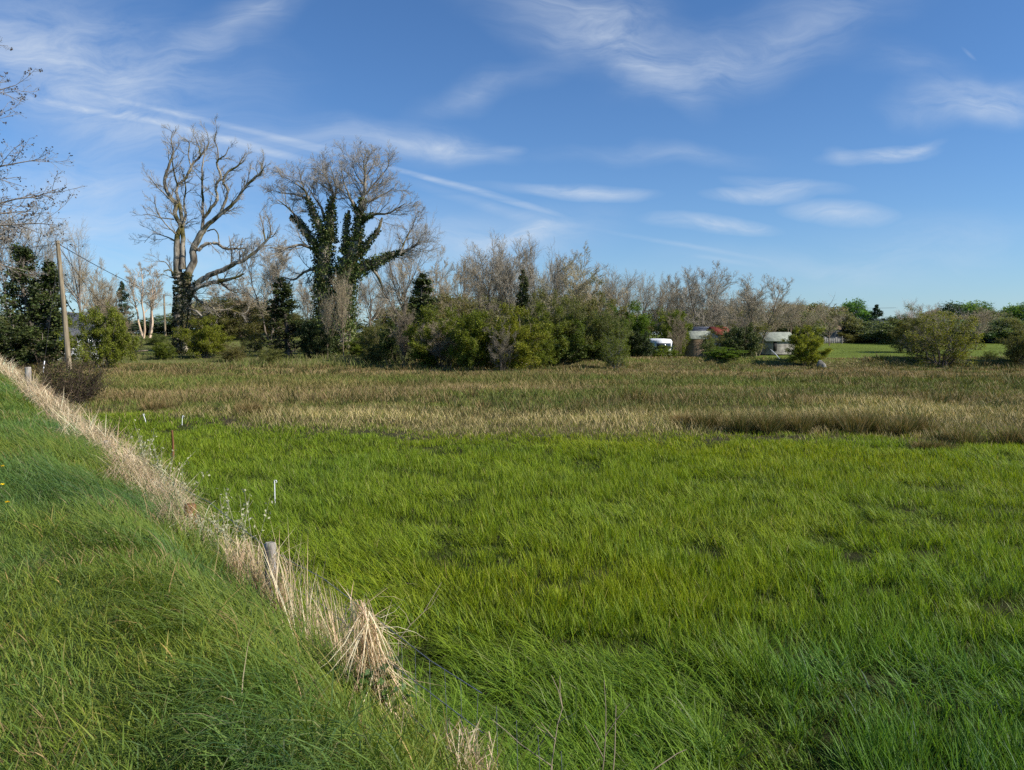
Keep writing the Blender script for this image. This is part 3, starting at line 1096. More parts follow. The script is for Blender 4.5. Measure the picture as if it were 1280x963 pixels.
def proto_bare(kind):
    """Bare trees, about 14 m."""
    tr, tw = Geo(), Geo()
    Ht = 14.0
    if kind == 'tall':
        p, r_ = stem((0, 0, -.3), (.3, .2, Ht * .62), .17, .09, 9, .012)
        tr.tubes(p[None], r_[None], 7, GREY)
        a, ar = grow(p[None], r_[None], 12, .72, .5, .3, 1, .14, .08, 7, .6, .03, .3, .25)
    elif kind == 'fan':
        ps = []
        for k in range(3):
            th = k * 2.1 + random.random()
            p, r_ = stem((.1 * math.cos(th), .1 * math.sin(th), -.3), (1.5 * math.cos(th), 1.5 * math.sin(th), Ht * random.uniform(.75, .9)), .12, .03, 8, .02)
            ps.append((p, r_))
        pp_, rr_ = np.array([q[0] for q in ps]), np.array([q[1] for q in ps])
        tr.tubes(pp_, rr_, 6, GREY)
        a, ar = grow(pp_, rr_, 10, .42, .5, .25, 1, .15, .10, 6, .55, .025, .35, .35)
    elif kind == 'round':
        p, r_ = stem((0, 0, -.3), (.2, 0, Ht * .45), .24, .15, 6, .02)
        tr.tubes(p[None], r_[None], 8, GREY)
        a, ar = grow(p[None], r_[None], 11, 1.25, .75, .45, 1, .1, .12, 7, .6, .03, .3, .15)
    elif kind == 'birch':
        ps = []
        for k in range(4):
            th = k * 1.7 + random.random()
            p, r_ = stem((.45 * math.cos(th), .3 * math.sin(th), -.3), (1.6 * math.cos(th), 1.2 * math.sin(th), Ht * random.uniform(.7, .92)), .17, .03, 8, .018)
            ps.append((p, r_))
        pp_, rr_ = np.array([q[0] for q in ps]), np.array([q[1] for q in ps])
        tr.tubes(pp_, rr_, 7, GREY)
        a, ar = grow(pp_, rr_, 9, .3, .5, .38, 1, .2, .12, 6, .5, .02)
    else:   # scrub
        ps = []
        for k in range(9):
            th = k * .7 + random.random()
            p, r_ = stem((.5 * math.cos(th), .5 * math.sin(th), -.3), (3.6 * math.cos(th) * random.random(), 3.6 * math.sin(th) * random.random(), Ht * random.uniform(.5, .9)), .08, .02, 7, .035)
            ps.append((p, r_))
        pp_, rr_ = np.array([q[0] for q in ps]), np.array([q[1] for q in ps])
        tr.tubes(pp_, rr_, 5, GREY)
        a, ar = grow(pp_, rr_, 7, .34, .7, .2, 1, .1, .14, 5, .55, .02)
    tr.tubes(a, ar, 5, GREY)
    b_, br = grow(a, ar, 8, .46, .6, .15, 1, .11, .12, 5, .6, .016, .4, .3)
    tw.tubes(b_, br, 4, GREY)
    c_, cr_ = grow(b_, br, 7, .55, .55, .12, 1, .10, .13, 4, .65, .0135, .4, .25)
    tw.tubes(c_, cr_, 3, GREY)
    d_, dr = grow(c_, cr_, 4, .7, .5, .1, .95, .08, .13, 3, .7, .0105, .4, .2)
    tw.tubes(d_, dr, 3, GREY)
    return finish([('trunk', tr, M['birch'] if kind == 'birch' else M['bark']), ('twigs', tw, M['twig'])])


LEAFPAL = dict(
    hawthorn=([(.185, .21, .02), (.23, .25, .026), (.12, .145, .02), (.26, .24, .06)], [3, 2.4, 2, .9], 'leaf'),
    olive=([(.165, .165, .045), (.21, .19, .07), (.12, .13, .036), (.25, .21, .11)], [3, 2, 2, 1.2], 'leaf'),
    dense=([(.05, .07, .018), (.07, .092, .024), (.034, .05, .015), (.105, .115, .03)], [3, 2, 2, .8], 'ivy'),
    conifer=([(.022, .042, .016), (.032, .058, .02), (.016, .03, .013)], [2, 1, 1], 'ivy'),
)


def proto_leafy(kind, per=7, nst=9, spreadx=2.6, size=.15, spr=.11, pal='hawthorn', low=.1):
    """Leafy shrubs of about 6 m: many stems, twigs and a cloud of small leaves on the twigs."""
    tr, tw, lf = Geo(), Geo(), Geo()
    Ht = 6.0
    ps = []
    for k in range(nst):
        th = k * 2.399 + random.random() * .6
        rad_ = spreadx * math.sqrt((k + .5) / nst)
        hz = Ht * (.84 - .42 * ((k + .5) / nst) ** 1.4) * random.uniform(.85, 1.08)
        p, r_ = stem((.25 * math.cos(th), .25 * math.sin(th), -.2), (rad_ * math.cos(th), rad_ * math.sin(th), hz), .06, .018, 7, .035)
        ps.append((p, r_))
    pp_, rr_ = np.array([q[0] for q in ps]), np.array([q[1] for q in ps])
    tr.tubes(pp_, rr_, 6, GREY)
    a, ar = grow(pp_, rr_, 10, .42, .85, low, 1, .03, .16, 5, .55, .014, .35, .4)
    tr.tubes(a, ar, 4, GREY)
    b_, br = grow(a, ar, 6, .5, .75, .15, 1, .03, .18, 4, .6, .008)
    tw.tubes(b_, br, 3, GREY)
    c_, cr_ = grow(b_, br, 3, .55, .7, .2, 1, .03, .18, 3, .6, .005)
    tw.tubes(c_, cr_, 3, GREY)
    cols, wts, mat = LEAFPAL[pal]
    sel = np.ones(len(c_), bool)
    leaf_cloud(lf, c_, per, spr, size, cols, wts)
    leaf_cloud(lf, b_, max(1, per // 2), spr * 1.2, size, cols, wts)
    return finish([('trunk', tr, M['bark']), ('twigs', tw, M['twig']), ('foliage', lf, M[mat])])


def proto_column(pal='dense', peaks=((0, 0, 1.0), (1.35, .2, .88)), size=.17):
    """Ivy-smothered trunks about 9 m tall with ragged outline."""
    tr, tw, lf = Geo(), Geo(), Geo()
    Ht = 9.0
    cols, wts, mat = LEAFPAL[pal]
    for (x0, y0, hh) in peaks:
        p, r_ = stem((x0 * .6, y0, -.2), (x0 * 1.2, y0, Ht * hh), .2, .05, 9, .015)
        tr.tubes(p[None], r_[None], 6, GREY)
        a, ar = grow(p[None], r_[None], 60, .22, 1.15, .03, .97, .05, .12, 4, .4, .02, .4, .80)
        tr.tubes(a, ar, 4, GREY)
        b_, br = grow(a, ar, 5, .55, .8, .2, 1, .03, .18, 3, .6, .01)
        tr.tubes(b_, br, 3, GREY)
        leaf_cloud(lf, b_, 18, .13, size, cols, wts, var=.3)
        leaf_cloud(lf, a, 40, .14, size, cols, wts, var=.3)
        c_, cr_ = grow(p[None], r_[None], 22, .17, .5, .6, 1, .1, .1, 4, .4, .012)
        tr.tubes(c_, cr_, 3, GREY)
    return finish([('trunk', tr, M['bark']), ('twigs', tw, M['twig']), ('foliage', lf, M[mat])])


def proto_conifer():
    tr, lf = Geo(), Geo()
    Ht = 12.
    p, r_ = stem((0, 0, -.2), (0, 0, Ht), .25, .04, 9, .006)
    tr.tubes(p[None], r_[None], 7, GREY)
    a, ar = grow(p[None], r_[None], 70, .36, 1.45, .1, .98, .02, .06, 5, .4, .02, .4, .93, .1)
    tr.tubes(a, ar, 4, GREY)
    b_, br = grow(a, ar, 7, .45, .8, .1, 1, 0, .1, 3, .6, .01)
    cols, wts, mat = LEAFPAL['conifer']
    leaf_cloud(lf, b_, 14, .13, .24, cols, wts, var=.3)
    return finish([('trunk', tr, M['bark']), ('foliage', lf, M[mat])])


def proto_crown(pal, size=.30, per=13, leafy=1.0):
    """Round-headed leafy or budding trees for the far line, about 11 m."""
    tr, tw, lf = Geo(), Geo(), Geo()
    p, r_ = stem((0, 0, -.3), (.2, 0, 7.5), .24, .1, 7, .02)
    tr.tubes(p[None], r_[None], 7, GREY)
    a, ar = grow(p[None], r_[None], 26, .55, 1.0, .08, 1, .08, .12, 6, .55, .03, .3, .15)
    tr.tubes(a, ar, 5, GREY)
    b_, br = grow(a, ar, 7, .45, .7, .2, 1, .06, .15, 4, .6, .015)
    tw.tubes(b_, br, 3, GREY)
    cols, wts, mat = LEAFPAL[pal]
    # several domed boughs, each a loose ball of leaf sprays
    for k in range(13):
        th, q = k * 2.4, math.sqrt((k + .5) / 13)
        cc = np.array([3.4 * q * math.cos(th), 3.4 * q * math.sin(th), 8.4 - 4.4 * q * q + random.uniform(-.9, .7)])
        rr = random.uniform(1.3, 2.1)
        m_ = 34
        dv = norm(rng.normal(size=(m_, 3)) + np.array([0, 0, .35]))
        ctr = cc + dv * rr * (.55 + .45 * rng.random((m_, 1))) * np.array([1, 1, .85])
        tw.tubes(np.stack([cc + (ctr - cc) * .2, (cc + ctr) / 2 + rng.normal(0, .1, (m_, 3)), ctr], 1), np.full((m_, 3), .018), 3, GREY)
        q2 = np.repeat(ctr, per * 2, axis=0) + rng.normal(0, .34, (m_ * per * 2, 3))
        tone = np.repeat(1 + .22 * rng.normal(size=m_), per * 2)[:, None]
        lf.leaves(q2, size * (.7 + .6 * rng.random(len(q2))), np.clip(pick(len(q2), cols, wts) * np.clip(tone, .55, 1.5), .01, 1))
    # low skirt of suckers and bramble
    m_ = 46
    th = rng.random(m_) * 6.28
    ctr = np.stack([3.2 * np.cos(th) * rng.random(m_) ** .5, 3.2 * np.sin(th) * rng.random(m_) ** .5, .5 + 3.4 * rng.random(m_)], 1)
    q2 = np.repeat(ctr, per * 2, axis=0) + rng.normal(0, .42, (m_ * per * 2, 3))
    lf.leaves(q2, size * (.7 + .6 * rng.random(len(q2))), pick(len(q2), cols, wts) * np.repeat(.75 + .3 * rng.random(m_), per * 2)[:, None])
    return finish([('trunk', tr, M['bark']), ('twigs', tw, M['twig']), ('foliage', lf, M[mat])])


PROTO = {}
for v in range(2):
    PROTO['tall%d' % v] = proto_bare('tall')
    PROTO['fan%d' % v] = proto_bare('fan')
    PROTO['scrub%d' % v] = proto_bare('scrub')
    PROTO['haw%d' % v] = proto_leafy('hawthorn', 19, size=.115, spr=.13)
    PROTO['olive%d' % v] = proto_leafy('olive', 11, size=.115, spr=.13, pal='olive')
    PROTO['dense%d' % v] = proto_leafy('dense', 12, pal='dense', size=.15)
PROTO['sparse0'] = proto_leafy('sparse', 6, pal='hawthorn', size=.11)
PROTO['round0'] = proto_bare('round')
PROTO['birch0'] = proto_bare('birch')
PROTO['col0'] = proto_column()
PROTO['col1'] = proto_column(peaks=((0, 0, 1.0),))
PROTO['con0'] = proto_conifer()
PROTO['crown0'] = proto_crown('olive')
PROTO['crown1'] = proto_crown('hawthorn')
PROTO['crown2'] = proto_crown('dense')
PROTO['crown3'] = proto_crown('olive', per=6)

used = {}


def plant(kind, name, px, d, top, wpx, label, cat, group=None, col=(1, 1, 1), rz=None, sink=0):
    """Stand a plant on the ground d metres away with its top and width as given in photo pixels."""
    t = P(px, top, d)
    x, y = t[0], t[1]
    z0 = float(height(x, y)) - sink
    Hm = t[2] - z0
    parts, ratio = PROTO[kind]
    Wm = wpx / F * d
    r = empty(name, (x, y, z0), label, cat, group, random.random() * 6.28 if rz is None else rz)
    r.scale = (Wm, Wm, Hm)
    for nm, me_ in parts:
        o_ = link(nm, me_, r)
        o_.color = (*(np.array(col) * (1.45 if d > 115 and kind[:5] == 'crown' else 1)), 1)  # far crowns lightened: the haze of distance is put into their colour
    return r


GB = 'bare trees of the tree line'
GS = 'shrubs along the far side of the marsh'
GF = 'distant trees beyond the right pasture'
W = (1.12, 1.08, 1.02)
TAN = (1.2, 1.1, .92)
GREYT = (1.12, 1.12, 1.15)

bare = [
    ('fan0', 12, 92, 262, 80, 'bare tree behind the left side of the ivy-clad twin columns', GREYT),
    ('tall0', 52, 98, 300, 55, 'thin bare tree between the ivy columns and the utility pole', W),
    ('round0', 98, 95, 288, 78, 'wide bare tree directly behind the near utility pole', GREYT),
    ('scrub0', 122, 88, 330, 66, 'tan bare thicket above the slate-roofed house', TAN),
    ('scrub1', 300, 108, 345, 90, 'low bare thicket right behind the gnarled dead tree', TAN),
    ('fan1', 335, 98, 300, 70, 'bare tree filling the gap between the dead tree and the ivy tree', W),
    ('tall1', 462, 105, 345, 45, 'slim bare tree in the sky gap right of the ivy tree', W),
    ('tall0', 443, 112, 350, 35, 'thinnest bare pole of a tree in the sky gap by the ivy tree', W),
    ('round0', 508, 92, 276, 72, 'airy bare tree with a pale rounded top right of the ivy tree', GREYT),
    ('scrub0', 545, 90, 316, 78, 'dense tan bare tree beside the dark ivy-clad cone', TAN),
    ('fan0', 583, 95, 322, 62, 'brownish bare tree above the first yellow-green hawthorn', W),
    ('tall1', 612, 98, 303, 66, 'tall grey bare tree at the left of the highest clump', GREYT),
    ('fan1', 640, 98, 304, 60, 'tall grey bare tree in the middle of the highest clump', GREYT),
    ('tall0', 672, 98, 300, 58, 'tall grey bare tree next to the ivy spike', GREYT),
    ('fan0', 700, 92, 320, 66, 'bare tree with many pale stems right of the ivy spike', GREYT),
    ('scrub1', 722, 86, 316, 72, 'broad budding bare tree above the dark hawthorns', (1.3, 1.25, .95)),
    ('scrub0', 752, 84, 350, 66, 'tan twiggy bare tree above the olive thicket', TAN),
    ('tall1', 768, 110, 338, 46, 'rounded bare crown peeping over the olive thicket', W),
    ('tall0', 786, 112, 343, 36, 'narrow bare crown next to the pair of thin trees', W),
    ('tall1', 805, 115, 345, 30, 'left tree of the pair of thin bare trees in the sky gap', W),
    ('tall0', 821, 115, 346, 32, 'right tree of the pair of thin bare trees in the sky gap', W),
    ('fan1', 848, 118, 346, 48, 'bare tree behind the green hawthorn above the caravan', W),
    ('fan0', 878, 112, 334, 60, 'tallest pale bare tree above the red roof', GREYT),
    ('scrub1', 898, 108, 352, 60, 'pale bare thicket left of the far telegraph pole', GREYT),
    ('scrub0', 928, 100, 368, 56, 'tan bare thicket around the far telegraph pole', TAN),
    ('fan1', 948, 84, 348, 66, 'pale bare tree with ivy at its foot left of the stone shed', W),
]
for k, px, d, top, w, lab, c in bare:
    plant(k, 'bare_tree', px, d, top - (418 - top) * .07, w * 1.12, lab, 'bare tree', GB, c)
plant('birch0', 'pale_stemmed_tree', 180, 102, 330, 46, 'clump of pale-trunked bare trees standing on the grassy rise', 'bare tree', GB, (1.3, 1.25, 1.2), .5)

shr = [
    ('haw0', 'hawthorn', 127, 58, 384, 66, 'yellow-green hawthorn beside the slate-roofed house', (.95, 1, 1)),
    ('haw1', 'hawthorn', 257, 72, 396, 58, 'rounded yellow-green hawthorn at the foot of the dead tree', (1.0, 1.0, .9)),
    ('olive1', 'olive_shrub', 285, 100, 372, 95, 'wide olive shrub behind the rounded hawthorn', (1, 1, 1)),
    ('olive0', 'olive_shrub', 345, 105, 382, 70, 'olive shrub left of the dark ivy-clad stump', (.9, .9, .9)),
    ('sparse0', 'brown_bush', 316, 82, 412, 34, 'small brown mounded bush on the grassy rise', (1.1, .85, .9)),
    ('dense0', 'dark_shrub', 395, 72, 400, 46, 'dark ivy shrub at the left foot of the ivy tree', (.9, .9, .9)),
    ('dense1', 'dark_shrub', 490, 64, 400, 42, 'dark green shrub standing alone right of the ivy tree', (1.35, 1.35, 1.1)),
    ('haw1', 'hawthorn', 545, 60, 383, 74, 'dull green hawthorn beside the dark ivy-clad cone', (.8, .85, .8)),
    ('haw0', 'hawthorn', 590, 56, 388, 82, 'broad green hawthorn with a pale dead limb', (.78, .85, .8)),
    ('haw1', 'hawthorn', 642, 55, 382, 70, 'brightest yellow-green hawthorn at the centre of the tree line', (1.05, 1.02, .8)),
    ('olive0', 'olive_shrub', 615, 60, 372, 84, 'twiggy olive shrub behind the brightest hawthorn', (.9, .9, .9)),
    ('olive1', 'olive_shrub', 690, 68, 362, 66, 'tall olive thicket right of the brightest hawthorn', (.85, .9, .8)),
    ('haw0', 'hawthorn', 722, 65, 392, 76, 'dark wide hawthorn with a black shaded foot', (.6, .74, .8)),
    ('olive0', 'olive_shrub', 742, 72, 346, 72, 'tallest olive thicket topped with bare twigs', (.95, .95, .85)),
    ('haw1', 'hawthorn', 790, 70, 378, 56, 'fresh green tall hawthorn left of the caravan', (.62, .88, .7)),
    ('sparse0', 'hawthorn', 770, 60, 412, 40, 'small round grey-green hawthorn standing forward on the marsh', (.8, .9, 1)),
    ('haw0', 'hawthorn', 843, 80, 388, 56, 'green hawthorn overhanging the white caravan', (.8, .9, .9)),
    ('olive1', 'olive_shrub', 889, 74, 423, 26, 'low green shrub between the wooden shed and the red roof', (.8, 1.05, .8)),
    ('haw1', 'hawthorn', 905, 64, 434, 44, 'low bright green bush below the red-roofed building', (.75, 1.05, .9)),
    ('dense0', 'dark_shrub', 928, 66, 405, 42, 'dark ivy-covered bush left of the stone shed', (1.2, 1.2, 1)),
    ('haw1', 'hawthorn', 1007, 62, 408, 48, 'lone bright yellow-green hawthorn right of the stone shed', (1.2, 1.2, .85)),
    ('sparse0', 'hawthorn', 1180, 62, 390, 84, 'wide thin-leaved hawthorn with many stems before the pasture', (1.0, .95, 1.0)),
    ('olive0', 'hawthorn', 1144, 96, 383, 62, 'darker tree casting a long shadow on the pasture', (.7, .75, .6)),
    ('olive1', 'olive_shrub', 1284, 62, 398, 66, 'shrub cut by the right edge of the photo', (.9, .95, .8)),
    ('sparse0', 'sapling', 1238, 64, 438, 16, 'tiny sapling on the bank left of the edge shrub', (.7, .8, .8)),
    ('olive1', 'olive_shrub', 472, 100, 405, 60, 'far olive shrub seen through the gap right of the ivy tree', (.9, 1, .8)),
]
for k, nm, px, d, top, w, lab, c in shr:
    plant(k, nm, px, d, top, w, lab, 'shrub', GS, c)

plant('col0', 'ivy_clad_tree', 31, 62, 308, 64, 'twin dark ivy-clad columns left of the near utility pole', 'ivy-clad tree', 'ivy-clad trunks', (1, 1, 1), -.1)
plant('dense1', 'dark_shrub', 24, 60, 398, 92, 'wide dark ivy skirt round the foot of the twin columns', 'shrub', GS, (.95, .95, .95))
plant('col1', 'ivy_clad_tree', 361, 74, 348, 52, 'dark ivy-clad stump standing left of the big ivy tree', 'ivy-clad tree', 'ivy-clad trunks', (.7, .7, .7))
plant('col1', 'ivy_clad_tree', 518, 66, 342, 56, 'dark ivy-clad cone right of the big ivy tree', 'ivy-clad tree', 'ivy-clad trunks', (1.0, 1.0, .95))
plant('col1', 'ivy_clad_tree', 657, 88, 338, 24, 'ivy spike rising among the tall grey bare trees', 'ivy-clad tree', 'ivy-clad trunks', (.9, .85, .8))
plant('con0', 'pine_tree', 150, 92, 352, 34, 'dark ragged pine behind the hawthorn by the house', 'pine', None, (1.2, 1.2, 1.2))

far = [
    ('crown3', 985, 150, 376, 52, 'rounded brown budding tree behind the stone shed', (1.3, 1.0, .85)),
    ('crown0', 1015, 155, 382, 48, 'olive-brown tree just left of the green round tree', (.95, .9, .75)),
    ('crown3', 1036, 165, 379, 40, 'brown domed crown behind the lone bright hawthorn', (1.2, .95, .8)),
    ('crown0', 1052, 152, 392, 44, 'low olive tree under the green round tree', (.95, .9, .8)),
    ('crown1', 1067, 178, 377, 36, 'fresh green round tree on the far skyline', (.55, .85, .9)),
    ('con0', 1098, 165, 381, 36, 'single dark pointed conifer on the far skyline', (1.2, 1.3, 1.3)),
    ('crown0', 1085, 150, 404, 46, 'low green tree left of the dark conifer foot', (.75, .85, .8)),
    ('crown2', 1118, 165, 398, 40, 'dark green tree right of the pointed conifer', (1.5, 1.5, 1.3)),
    ('round0', 1141, 160, 374, 44, 'bare purplish tree above the pasture', (1.35, 1.2, 1.2)),
    ('crown3', 1172, 168, 386, 46, 'olive budding tree right of the bare purplish tree', (1.0, .95, .8)),
    ('crown2', 1190, 172, 381, 40, 'dark tree at the left shoulder of the big green dome', (1.2, 1.2, 1.1)),
    ('crown1', 1212, 180, 380, 58, 'big green domed tree on the right skyline', (.6, .8, .8)),
    ('crown3', 1205, 155, 393, 50, 'tan budding tree in front of the big green dome', (1.25, 1.05, .95)),
    ('crown0', 1240, 165, 391, 46, 'olive tree right of the big green dome', (.8, .85, .75)),
    ('con0', 1251, 178, 388, 16, 'slim dark conifer near the right edge', (1.1, 1.2, 1.2)),
    ('crown1', 1274, 172, 382, 46, 'green round tree at the right edge of the skyline', (.6, .8, .8)),
    ('crown2', 1232, 150, 408, 60, 'dark hedge tree along the top of the pasture', (1.4, 1.4, 1.2)),
    ('crown2', 1275, 152, 406, 50, 'dark hedge tree at the far right of the pasture top', (1.5, 1.6, 1.3)),
    ('crown0', 960, 140, 392, 44, 'olive tree behind the roof of the stone shed', (.95, .9, .7)),
    ('crown0', 725, 135, 385, 70, 'distant olive tree glimpsed behind the dark wide hawthorn', (.9, .9, .8)),
    ('crown0', 870, 135, 388, 80, 'distant olive tree behind the red roof', (.9, .85, .75)),
    ('crown2', 232, 135, 395, 95, 'dark distant hedge tree behind the pale-stemmed clump', (1.3, 1.3, 1.2)),
    ('crown2', 180, 140, 404, 80, 'low dark distant tree left of the gnarled dead tree', (1.2, 1.2, 1.2)),
    ('crown0', 300, 130, 378, 90, 'distant olive tree behind the wide olive shrub', (.85, .85, .75)),
    ('crown0', 560, 130, 375, 100, 'distant olive tree behind the dull green hawthorn', (.9, .9, .8)),
    ('crown0', 645, 130, 380, 90, 'distant olive tree behind the brightest hawthorn', (.95, .9, .8)),
]
for k, px, d, top, w, lab, c in far:
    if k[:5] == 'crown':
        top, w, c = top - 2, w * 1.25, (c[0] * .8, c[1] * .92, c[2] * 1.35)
    nm = 'conifer' if k == 'con0' else ('bare_tree' if k == 'round0' else 'broadleaf_tree')
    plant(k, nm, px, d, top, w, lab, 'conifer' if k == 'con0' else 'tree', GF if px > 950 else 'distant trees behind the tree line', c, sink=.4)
more = [
    ('olive0', 'bramble', 150, 72, 414, 40, 'low olive bramble right of the hawthorn by the house', (.95, 1, .8)),
    ('olive1', 'bramble', 195, 92, 417, 30, 'low bramble under the pale-stemmed trees', (.8, 1.05, .7)),
    ('haw0', 'bramble', 203, 70, 428, 30, 'low green bramble at the left foot of the dead tree', (.75, .85, .8)),
    ('olive1', 'bramble', 290, 68, 430, 38, 'low brownish bramble in front of the small mounded bush', (.95, .9, .8)),
    ('olive0', 'bramble', 338, 66, 432, 36, 'low bramble before the dark ivy-clad stump', (.85, .95, .7)),
    ('haw1', 'bramble', 452, 74, 422, 36, 'green bramble at the right foot of the ivy tree', (.8, .95, .8)),
    ('olive1', 'bramble', 466, 64, 430, 36, 'low olive bramble left of the lone dark green shrub', (.9, .95, .75)),
    ('dense0', 'dark_shrub', 800, 68, 410, 34, 'dark shrub with black shade left of the white caravan', (.8, .85, .8)),
    ('haw0', 'hawthorn', 665, 60, 408, 54, 'green hawthorn at the right shoulder of the brightest one', (.8, .9, .8)),
    ('dense1', 'dark_shrub', 700, 63, 412, 60, 'dark low shrub below the tall olive thicket', (1.5, 1.6, 1.1)),
    ('haw1', 'hawthorn', 755, 66, 400, 60, 'green hawthorn behind the small round grey-green one', (.68, .82, .8)),
    ('olive1', 'olive_shrub', 570, 70, 368, 80, 'twiggy olive shrub behind the dull green hawthorn', (.95, .92, .85)),
    ('olive0', 'olive_shrub', 925, 80, 392, 70, 'olive thicket behind the dark ivy-covered bush', (.85, .9, .75)),
    ('haw1', 'hawthorn', 826, 70, 432, 44, 'low green bush hiding the wheels of the white caravan', (.8, .95, .85)),
]
for k, nm, px, d, top, w, lab, c in more:
    plant(k, nm, px, d, top, w, lab, 'bramble' if nm == 'bramble' else 'shrub', GS, c)
TW = {715: ('olive1', 'olive_shrub'), 762: ('olive0', 'olive_shrub'), 832: ('olive1', 'olive_shrub'), 678: ('haw1', 'hawthorn'), 470: ('olive0', 'olive_shrub')}
twiggy = [
    (628, 53, 400, 42, 'grey leafless twiggy shrub standing before the brightest hawthorn', (.72, .70, .66)),
    (560, 58, 395, 56, 'tan leafless shrub before the dull green hawthorn', (1.0, .92, .8)),
    (505, 62, 372, 46, 'brown leafless shrub tangled in the dark ivy-clad cone', (.85, .78, .68)),
    (678, 62, 380, 56, 'olive-green budding hawthorn just right of the brightest hawthorn', (.75, .82, .85)),
    (715, 64, 372, 60, 'olive shrub tangled in the dark wide hawthorn', (.85, .95, .8)),
    (762, 64, 376, 54, 'olive shrub above the small round grey-green hawthorn', (.8, .95, .75)),
    (848, 76, 386, 40, 'leafless shrub mixed into the hawthorn by the caravan', (.9, .82, .7)),
    (926, 68, 382, 38, 'leafless ivy-footed shrub beside the dark bush and the stone shed', (1.05, .98, .9)),
    (470, 70, 400, 50, 'olive shrub in the gap right of the ivy tree', (.95, 1, .85)),
    (140, 74, 366, 56, 'leafless tan shrub behind the hawthorn by the house', (1.0, .9, .75)),
    (1150, 64, 408, 50, 'leafless shrub at the left side of the wide thin-leaved hawthorn', (.85, .85, .7)),
]
for i, (px, d, top, w, lab, c) in enumerate(twiggy):
    if px in TW:
        plant(TW[px][0], TW[px][1], px, d, top, w, lab, 'shrub', GS, c)
    else:
        plant('scrub%d' % (i % 2), 'leafless_shrub', px, d, top, w, lab, 'shrub', 'leafless shrubs of the tree line', c)
backrow = [
    (480, 352, 'by the sky gap at the ivy tree'), (528, 338, 'behind the dark ivy-clad cone'), (556, 330, 'behind the dense tan tree'), (598, 322, 'behind the tall grey clump at its left end'),
    (628, 318, 'in the middle behind the tall grey clump'), (660, 320, 'behind the ivy spike'), (688, 326, 'behind the many pale stems'), (712, 334, 'behind the broad budding tree'),
    (738, 344, 'behind the tallest olive thicket'), (758, 350, 'left of the rounded bare crown'), (832, 356, 'just right of the pair of thin trees'), (862, 352, 'behind the tallest pale tree'),
    (890, 358, 'left of the distant pole'), (908, 364, 'directly behind the distant pole'), (935, 366, 'behind the tan thicket by the pole'), (965, 372, 'above the roof of the stone shed'),
    (988, 372, 'stepping down right of the stone shed'), (1012, 376, 'behind the rounded brown budding tree'), (1038, 378, 'between the stone shed and the conifer'), (1160, 380, 'beside the bare purplish tree'), (1222, 384, 'in front of the big green dome'),
    (60, 335, 'left of the near pole'), (130, 345, 'above the house roof'), (318, 350, 'behind the low bare thicket'), (385, 345, 'behind the trunks of the ivy tree')]
for i, (px, top, where) in enumerate(backrow):
    plant(('fan0', 'tall1', 'round0', 'tall0', 'fan1')[i % 5], 'bare_tree', px, 122 + 3 * (i % 4), top, 44, 'faint bare tree of the back row ' + where, 'bare tree', 'bare trees of the back row', (1.08, 1.0, .88))
back = [
    ('crown0', 20, 120, 395, 90, 'distant olive tree behind the left edge of the ivy skirt', (.9, .9, .8)),
    ('crown3', 265, 118, 372, 70, 'budding olive tree showing right of the dead trunk', (1, .95, .8)),
    ('crown0', 330, 122, 384, 80, 'low distant olive tree behind the small mounded bush', (.85, .9, .75)),
    ('crown2', 410, 125, 398, 70, 'dark distant tree behind the trunks of the ivy tree', (1.2, 1.2, 1.1)),
    ('crown3', 500, 125, 380, 70, 'tan distant tree behind the dark ivy-clad cone', (1.1, 1, .85)),
    ('crown3', 610, 122, 366, 80, 'tan distant tree under the highest grey clump', (1.1, 1, .9)),
    ('crown3', 690, 122, 364, 80, 'tan distant tree behind the tall olive thicket', (1.05, .95, .85)),
    ('crown3', 780, 128, 388, 60, 'tan distant tree under the pair of thin trees', (1.1, 1, .85)),
    ('crown3', 835, 128, 382, 60, 'tan distant tree behind the green hawthorn by the caravan', (1.1, 1, .85)),
    ('crown3', 915, 128, 378, 60, 'tan distant tree behind the distant pole', (1.1, 1, .9)),
    ('crown0', 1000, 138, 392, 60, 'olive tree directly behind the lone bright hawthorn', (.85, .9, .7)),
    ('crown0', 1120, 140, 402, 50, 'olive tree left of the darker pasture tree', (.8, .9, .75)),
    ('crown0', 1165, 145, 398, 50, 'olive tree right of the darker pasture tree', (.85, .9, .75)),
    ('crown2', 1200, 146, 402, 50, 'dark round hedge tree at the middle of the pasture top', (1.4, 1.5, 1.2)),
    ('crown0', 1255, 146, 400, 50, 'olive hedge tree before the slim dark conifer', (.8, .9, .75)),
]
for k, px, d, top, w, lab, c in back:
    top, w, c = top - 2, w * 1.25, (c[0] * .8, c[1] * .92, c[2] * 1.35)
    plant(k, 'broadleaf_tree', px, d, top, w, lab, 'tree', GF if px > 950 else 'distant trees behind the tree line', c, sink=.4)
# low hedge plants along the top of the pasture
for i, px in enumerate((1065, 1110, 1165, 1255)):
    plant(('olive0', 'dense0', 'dense1', 'olive1')[i], 'hedge_shrub', px, 148, 412, 52, ('grey-green hedge shrub behind the pale wall', 'dark hedge shrub where the pale wall ends', 'dark hedge shrub behind the darker pasture tree', 'olive hedge shrub at the right of the pasture top')[i], 'shrub', 'hedge shrubs at the pasture top', (1, 1.05, .9))


